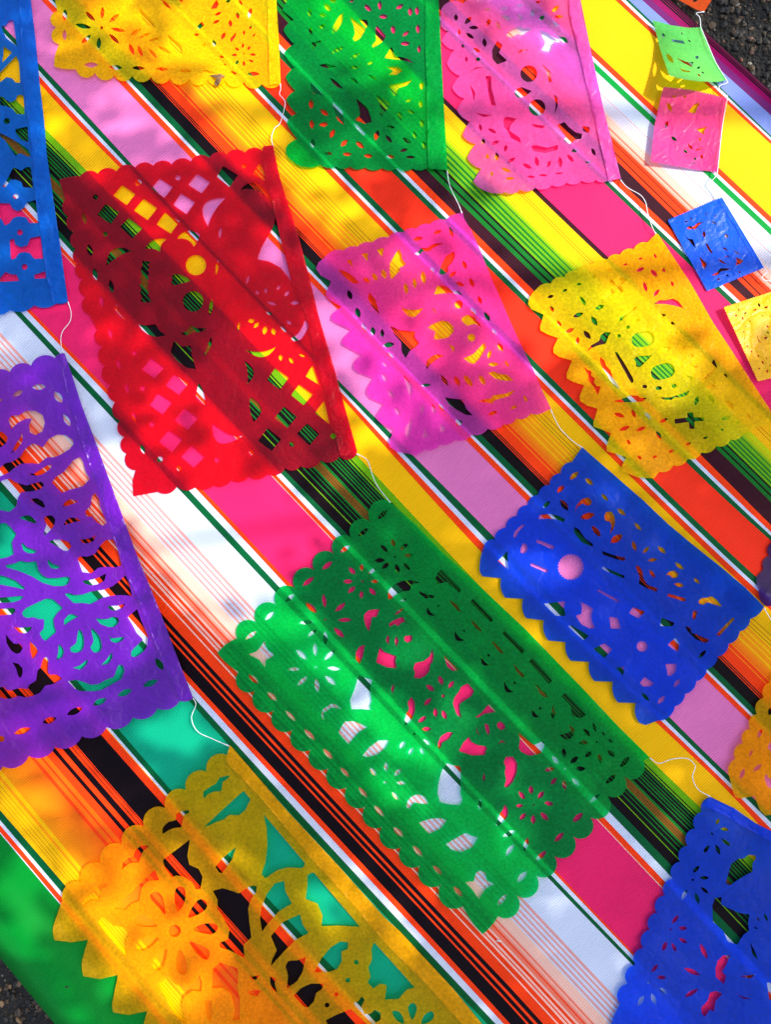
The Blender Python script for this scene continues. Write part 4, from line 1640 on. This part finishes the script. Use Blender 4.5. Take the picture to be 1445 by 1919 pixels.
SPEC = [
    ('red', 'red', 'large red flag with squares and round watermelon shapes cut out, left of centre', 0.0005, 0.0018, None),
    ('pinkmid', 'pink', 'magenta flag in the middle, between the large red one and the yellow skull', 0.0006, 0.0018, None),
    ('yellowmid', 'yellow', 'yellow skull flag with a cross cut out, right edge below the small blue one', 0.0004, 0.0018, None),
    ('bluemid', 'blue', 'royal blue flag with a scalloped round hole and pointed lower edge, right of centre', 0.0006, 0.0018, None),
    ('greenmid', 'green', 'large green flag with rows of flowers and little faces, lower centre', 0.0004, 0.0013, None),
    ('purple', 'purple', 'purple flag with large curling cut-outs showing mint green, at the left edge', 0.0012, 0.0036, None),
    ('orange', 'orange', 'marigold orange flag with big petalled flower and birds, bottom left', 0.0009, 0.0027, None),
    ('blueleft', 'blue2', 'dull blue flag with a column of lobed holes, at the top left edge', 0.0008, 0.0018, None),
    ('yellowtop', 'yellow', 'yellow flag cut off by the top edge, with a brown dried bud on it', 0.0005, 0.0014, None),
    ('greentop', 'green', 'bright green flag at the top centre, between the yellow and pink ones', 0.0004, 0.0014, None),
    ('pinktop', 'pink2', 'pink skull flag at the top, right of the bright green one', 0.0006, 0.0020, None),
    ('limesmall', 'lime', 'small pale lime flag curling up near the top right corner', 0.0004, 0.0005, limez),
    ('pinksmall', 'hot', 'small hot pink flag on the yellow stripe below the lime one', 0.0004, 0.0005, leftlift(1225, 1340, .005)),
    ('bluesmall', 'bright', 'small bright blue flag on the pale peach stripes at the right', 0.0003, 0.0007, None),
    ('goldsmall', 'gold', 'small golden flag cut off by the right edge above the big yellow one', 0.0004, 0.0005, leftlift(1360, 1445, .006)),
    ('purpleright', 'plum', 'dark purple scalloped corner of a flag at the right edge beside the royal blue one', 0.0004, 0.0009, None),
    ('yellowright', 'orange', 'golden scalloped flag corner at the right edge above the bottom right blue one', 0.0004, 0.0014, None),
    ('orangesmall', 'tang', 'tiny tangerine flag tip on the gravel at the top right', 0.0012, 0.0005, None),
    ('blueright', 'blue', 'deep blue flag with leaf clusters filling the bottom right corner', 0.0006, 0.0018, None),
]
cloth()
FT = {}
small = ('limesmall', 'pinksmall', 'bluesmall', 'goldsmall', 'orangesmall')
for i, (k, mk, lab, lift, wav, zf) in enumerate(SPEC):
    a, b = MATS[mk]
    FT[k] = make_flag(k, FL[k], a, b, lab, lift * (1.5 if k != 'red' else .9), wav * (1.6 if k != 'red' else 1.0), 11.7 * i + 2, zf, grid=8 if k in small else 15)

# ---------------------------------------------------------------- white threads between the flags
m, n, l = newmat('white_cotton')
o_ = node(n, 'ShaderNodeOutputMaterial'); b_ = node(n, 'ShaderNodeBsdfPrincipled'); l.new(b_.outputs[0], o_.inputs[0])
tc = node(n, 'ShaderNodeTexCoord'); nn = node(n, 'ShaderNodeTexNoise'); nn.inputs['Scale'].default_value = 900; l.new(tc.outputs['Object'], nn.inputs[0])
rr = node(n, 'ShaderNodeMapRange'); rr.inputs[3].default_value = .68; rr.inputs[4].default_value = .86; l.new(nn.outputs['Fac'], rr.inputs[0])
cx = node(n, 'ShaderNodeCombineColor'); l.new(rr.outputs[0], cx.inputs[0]); l.new(rr.outputs[0], cx.inputs[1]); l.new(rr.outputs[0], cx.inputs[2])
l.new(cx.outputs[0], b_.inputs['Base Color']); b_.inputs['Roughness'].default_value = .8
COTTON = m
TL = ['white thread joining the top yellow flag to the red flag', 'white thread joining the bright green flag to the magenta flag',
      'white thread joining the top pink flag to the yellow skull flag', 'white thread joining the magenta flag to the royal blue flag',
      'white thread joining the red flag to the large green flag', 'white thread joining the dull blue flag to the purple flag',
      'white thread joining the purple flag to the marigold flag', 'looping white thread joining the large green flag to the bottom right blue flag',
      'short white thread leaving the right corner of the royal blue flag', 'long thin white thread carrying the small flags down the right side']
for i, ln in enumerate(THREADS.strip().splitlines()):
    q = np.array(list(map(float, ln.split()))).reshape(-1, 2)
    ext = np.vstack([2 * q[0] - q[1], q, 2 * q[-1] - q[-2]]); pts = []
    for j in range(1, len(ext) - 2):
        a, b, c, d = ext[j - 1:j + 3]
        for t in np.arange(0, 1, .125): pts.append(.5 * (2 * b + (c - a) * t + (2 * a - 5 * b + 4 * c - d) * t * t + (3 * b - a - 3 * c + d) * t ** 3))
    pts.append(ext[-2]); pts = np.array(pts)
    s = np.linspace(0, 1, len(pts))
    z = cloth_z(pts[:, 0], pts[:, 1]) + .0016 + .009 * np.sin(s * np.pi) ** .6 * (.6 + .5 * nz(pts[:, 0], pts[:, 1], 40, i * 3.1))
    if i == 9: z = cloth_z(pts[:, 0], pts[:, 1]) + .0045 + .004 * (nz(pts[:, 0], pts[:, 1], 60, 2.2) + .3)
    rad = np.full(len(pts), .00042) * (1 + .25 * nz(pts[:, 0], pts[:, 1], 5, 4.4))
    rad[1:3] *= (1.9, 1.5); rad[-3:-1] *= (1.5, 1.9)
    o = tube('thread', P(pts[:, 0], pts[:, 1], z), list(rad), COTTON)
    tag(o, TL[i], 'thread', 'white threads of the buntings')

# ---------------------------------------------------------------- gravel
def gravel_mats():
    m, n, l = newmat('dark_gravel_bed')
    o = node(n, 'ShaderNodeOutputMaterial'); b = node(n, 'ShaderNodeBsdfPrincipled'); l.new(b.outputs[0], o.inputs[0])
    tc = node(n, 'ShaderNodeTexCoord'); v = node(n, 'ShaderNodeTexVoronoi'); v.inputs['Scale'].default_value = 230; l.new(tc.outputs['Object'], v.inputs[0])
    ns = node(n, 'ShaderNodeTexNoise'); ns.inputs['Scale'].default_value = 120; ns.inputs['Detail'].default_value = 8; l.new(tc.outputs['Object'], ns.inputs[0])
    cr = node(n, 'ShaderNodeValToRGB'); cr.color_ramp.elements[0].position = .3; cr.color_ramp.elements[0].color = (.006, .005, .003, 1)
    cr.color_ramp.elements[1].position = .75; cr.color_ramp.elements[1].color = (.010, .007, .003, 1); l.new(ns.outputs['Fac'], cr.inputs[0])
    l.new(cr.outputs[0], b.inputs['Base Color']); b.inputs['Roughness'].default_value = .85
    bp = node(n, 'ShaderNodeBump'); bp.inputs['Distance'].default_value = .004; l.new(v.outputs['Distance'], bp.inputs['Height']); l.new(bp.outputs[0], b.inputs['Normal'])
    bed = m
    m, n, l = newmat('pebble_stone')
    o = node(n, 'ShaderNodeOutputMaterial'); b = node(n, 'ShaderNodeBsdfPrincipled'); l.new(b.outputs[0], o.inputs[0])
    vc = node(n, 'ShaderNodeVertexColor', layer_name='stone'); tc = node(n, 'ShaderNodeTexCoord')
    ns = node(n, 'ShaderNodeTexNoise'); ns.inputs['Scale'].default_value = 500; ns.inputs['Detail'].default_value = 5; l.new(tc.outputs['Object'], ns.inputs[0])
    mr = node(n, 'ShaderNodeMapRange'); mr.inputs[3].default_value = .22; mr.inputs[4].default_value = .7; l.new(ns.outputs['Fac'], mr.inputs[0])
    sc = node(n, 'ShaderNodeVectorMath', operation='SCALE'); l.new(vc.outputs[0], sc.inputs[0]); l.new(mr.outputs[0], sc.inputs['Scale'])
    l.new(sc.outputs[0], b.inputs['Base Color']); b.inputs['Roughness'].default_value = .6
    return bed, m
BED, STONE = gravel_mats()
o = mesh_obj('gravel_ground', [(-60, -60, -.012), (60, -60, -.012), (60, 60, -.012), (-60, 60, -.012)], [(0, 1, 2, 3)], BED)
tag(o, kind='structure')
rg = random.Random(9)
ico = []
import bmesh
bm = bmesh.new(); bmesh.ops.create_icosphere(bm, subdivisions=1, radius=1); bm.verts.ensure_lookup_table()
IV = np.array([v.co[:] for v in bm.verts]); IF = np.array([[v.index for v in f.verts] for f in bm.faces]); bm.free()
pv = []; pf = []; pc = []
def pebble(x, y, r):
    s = np.array([r * rg.uniform(.7, 1.3), r * rg.uniform(.7, 1.2), r * rg.uniform(.45, .8)])
    a = rg.uniform(0, 6.28); M_ = np.array([[math.cos(a), -math.sin(a), 0], [math.sin(a), math.cos(a), 0], [0, 0, 1]])
    v = (IV * np.array([[rg.uniform(.72, 1.15)] for _ in IV]) * s) @ M_.T + np.array([x, y, -.012 + s[2] * rg.uniform(.0, .5)])
    b = len(pv) * len(IV); pv.append(v); pf.append(IF + b)
    k = rg.random()
    c = (.40, .24, .10) if k < .10 else (.26, .10, .045) if k < .18 else (.5, .46, .36) if k < .205 else (.11, .062, .018) if k < .55 else (.024, .017, .006)
    f = rg.uniform(.6, 1.15); pc.append((c[0] * f, c[1] * f, c[2] * f, 1))
for (x0, y0, x1, y1, N) in ((1230, -120, 1640, 330, 2600), (-190, 1720, 190, 2060, 2200)):
    for _ in range(N):
        x = rg.uniform(x0, x1); y = rg.uniform(y0, y1)
        p = P(x, y, -.012); pebble(p[0], p[1], .0010 + .0042 * rg.random() ** 3)
V_ = np.vstack(pv); F_ = np.vstack(pf)
o = mesh_obj('pebbles', V_, F_, STONE)
o.data.polygons.foreach_set('use_smooth', [False] * len(F_))
at = o.data.color_attributes.new('stone', 'FLOAT_COLOR', 'POINT')
at.data.foreach_set('color', np.repeat(np.array(pc, np.float32), len(IV), 0).ravel())
tag(o, 'loose brown and black pebbles beside the cloth at two corners', 'gravel', kind='stuff')

# ---------------------------------------------------------------- bits lying on the cloth
def plain(name, col, rough=.7, nscale=300, var=.3):
    m, n, l = newmat(name)
    o = node(n, 'ShaderNodeOutputMaterial'); b = node(n, 'ShaderNodeBsdfPrincipled'); l.new(b.outputs[0], o.inputs[0])
    tc = node(n, 'ShaderNodeTexCoord'); ns = node(n, 'ShaderNodeTexNoise'); ns.inputs['Scale'].default_value = nscale; l.new(tc.outputs['Object'], ns.inputs[0])
    mr = node(n, 'ShaderNodeMapRange'); mr.inputs[3].default_value = 1 - var; mr.inputs[4].default_value = 1 + var; l.new(ns.outputs['Fac'], mr.inputs[0])
    sc = node(n, 'ShaderNodeVectorMath', operation='SCALE'); sc.inputs[0].default_value = col[:3]; l.new(mr.outputs[0], sc.inputs['Scale'])
    l.new(sc.outputs[0], b.inputs['Base Color']); b.inputs['Roughness'].default_value = rough
    return m
BROWN = plain('dried_husk', (.22, .11, .04))
hz = FT['yellowtop'][1](np.array([[408., 150.]]))[0]
bp0 = P(408, 150, hz)
bud = bpy.data.objects.new('dried_bud', None); C.objects.link(bud); bud.location = bp0
tag(bud, 'small brown dried bud lying on the scalloped lower edge of the top yellow flag', 'dried bud')
def on(x, y, h): return Vector(P(x, y, hz + h))
def petal(pts, w, name):
    """curled leaf-like husk: a ribbon of given half width along pts"""
    vs = []; fs = []; n_ = len(pts)
    for i, p in enumerate(pts):
        d = (pts[min(i + 1, n_ - 1)] - pts[max(i - 1, 0)]).normalized(); s = d.cross(Vector((0, 0, 1))).normalized()
        ww = w * math.sin(math.pi * (i + .4) / (n_ - .2)); up = Vector((0, 0, ww * .6))
        vs += [p - s * ww + up, p, p + s * ww + up]
    for i in range(n_ - 1):
        for k in (0, 1): fs.append((i * 3 + k, i * 3 + k + 1, i * 3 + k + 4, i * 3 + k + 3))
    o = mesh_obj(name, vs, fs, BROWN, bud); md = o.modifiers.new('t', 'SOLIDIFY'); md.thickness = .0006
petal([on(396, 143, .001), on(402, 144, .0025), on(408, 145, .003), on(413, 142, .0028), on(421, 145, .0015)], .0021, 'husk')
petal([on(409, 144, .003), on(411, 149, .004), on(409, 155, .003), on(408, 161, .001)], .0030, 'husk')
petal([on(412, 142, .003), on(410, 148, .0045), on(413, 154, .002)], .0024, 'husk')
petal([on(405, 152, .002), on(404, 158, .002), on(407, 162, .001)], .0012, 'husk')
tube('stalk', [on(394, 142, .0008), on(401, 145, .0018), on(409, 148, .003)], .0004, BROWN, bud)
SPK = plain('husk_white', (.7, .68, .62)); DRK = plain('seed_black', (.02, .015, .02))
for (x, y, r, mt, nm, lb) in ((935, 1762, .0016, SPK, 'petal_scrap', 'tiny white scrap on the peach stripes below the large green flag'),
                              (125, 1849, .0012, DRK, 'seed', 'tiny black seed on the green border stripe at the bottom left')):
    c0 = P(x, y, float(cloth_z(x, y)) + r * .4)
    sv = IV * np.array([r * 1.9, r * .8, r * .5]) * np.array([[rg.uniform(.8, 1.2)] for _ in IV]) + c0
    tag(mesh_obj(nm, sv, IF, mt), lb, nm.replace('_', ' '))

# ---------------------------------------------------------------- the tree whose leaves dapple the light
LIT = [tuple(map(float, ln.split())) for ln in LIGHT.strip().splitlines()]
def shade_at(x, y):
    """0 where the photograph shows full sun, 1 in full leaf shade"""
    s = 1.0
    for (cx_, cy_, a, b, ang, k) in LIT:
        t = R(ang); dx, dy = x - cx_, y - cy_
        u = (dx * math.cos(t) + dy * math.sin(t)) / a; v = (-dx * math.sin(t) + dy * math.cos(t)) / b
        q = math.sqrt(u * u + v * v)
        s = min(s, 1 - k * max(0, min(1, (1.35 - q) / .55)))
    return s
LEAFM = plain('leaf_green', (.05, .11, .03), .45, 40)
_n, _l = LEAFM.node_tree.nodes, LEAFM.node_tree.links
_t = node(_n, 'ShaderNodeBsdfTranslucent'); _t.inputs[0].default_value = (.30, .42, .12, 1); _m = node(_n, 'ShaderNodeMixShader'); _m.inputs[0].default_value = .35
_o = [x for x in _n if x.type == 'OUTPUT_MATERIAL'][0]; _b = [x for x in _n if x.type == 'BSDF_PRINCIPLED'][0]
_l.new(_b.outputs[0], _m.inputs[1]); _l.new(_t.outputs[0], _m.inputs[2]); _l.new(_m.outputs[0], _o.inputs[0])
BARK = plain('bark', (.12, .085, .06), .9, 60)
lv = []; lf = []
def leaf(c, size):
    a = rg.uniform(0, 6.28); tx, ty = rg.uniform(-.5, .5), rg.uniform(-.5, .5)
    fx = Vector((math.cos(a), math.sin(a), tx * .6)).normalized(); nz_ = (Vector(SUN_DIR) * .6 + Vector((tx, ty, 1))).normalized()
    sx = fx.cross(nz_).normalized(); b = len(lv)
    prof = ((0, 0), (.18, .32), (.45, .46), (.75, .3), (1, 0))
    for i, (t, w) in enumerate(prof):
        p = c + fx * (t - .5) * size; dr = -nz_ * (.12 * size * (t - .3) ** 2)
        if i in (0, 4): lv.append(p + dr)
        else: lv.extend([p + sx * w * size * .62 + dr, p - sx * w * size * .62 + dr])
    lf.extend([(b, b + 1, b + 2), (b + 1, b + 3, b + 4, b + 2), (b + 3, b + 5, b + 6, b + 4), (b + 5, b + 7, b + 6)])
cnt = 0
clusters = []
STEP = 21
for gy_ in np.arange(-420, 2350, STEP):
    for gx_ in np.arange(-420, 1900, STEP):
        x = gx_ + rg.uniform(-14, 14); y = gy_ + rg.uniform(-14, 14)
        s = shade_at(x, y)
        if rg.random() > s ** 2 * LEAF_DENS: continue
        g = Vector(P(x, y, .005)); h = 1.15 + .75 * rg.random()
        c = g + SUN_DIR * (h / SUN_DIR.z)
        leaf(c, rg.uniform(.022, .046)); clusters.append(c); cnt += 1
print('leaves', cnt)
# crown beyond, so that it reads as a tree from anywhere
mid = sum(clusters, Vector()) / len(clusters)
tree = bpy.data.objects.new('shade_tree', None); C.objects.link(tree)
base = Vector((mid.x + 3.4, mid.y + .5, -.012)); tree.location = base
tag(tree, 'leafy tree outside the picture whose leaves cast the soft dappled shade', 'tree')
def bez(a, b, c, n_=14): return [(a * (1 - t) ** 2 + b * 2 * t * (1 - t) + c * t * t) for t in np.linspace(0, 1, n_)]
top = base + Vector((.15, 0, 2.5))
tube('trunk', bez(base, base + Vector((.2, .1, 1.3)), top), list(np.linspace(.13, .07, 14)), BARK, tree, 12)
for i in range(7):
    e = Vector((mid.x + rg.uniform(-.7, .5), mid.y + (i - 3) * .3, 2.05 + rg.uniform(0, .2)))
    # limbs pass above the leaves that shade the cloth
    tube('limb', bez(top, (top + e) / 2 + Vector((0, 0, .45)), e), list(np.linspace(.028, .004, 14)), BARK, tree, 8)
for _ in range(2600):
    a = rg.uniform(0, 6.28); r_ = 1.25 * rg.random() ** .5; hh = rg.uniform(-.6, .9)
    p = top + Vector((.75 + r_ * math.cos(a), r_ * 1.3 * math.sin(a), .7 + hh * (1 - r_ / 1.7)))
    leaf(p, rg.uniform(.05, .08))
o = mesh_obj('crown', lv, lf, LEAFM, tree, smooth=False); o['kind'] = 'stuff'
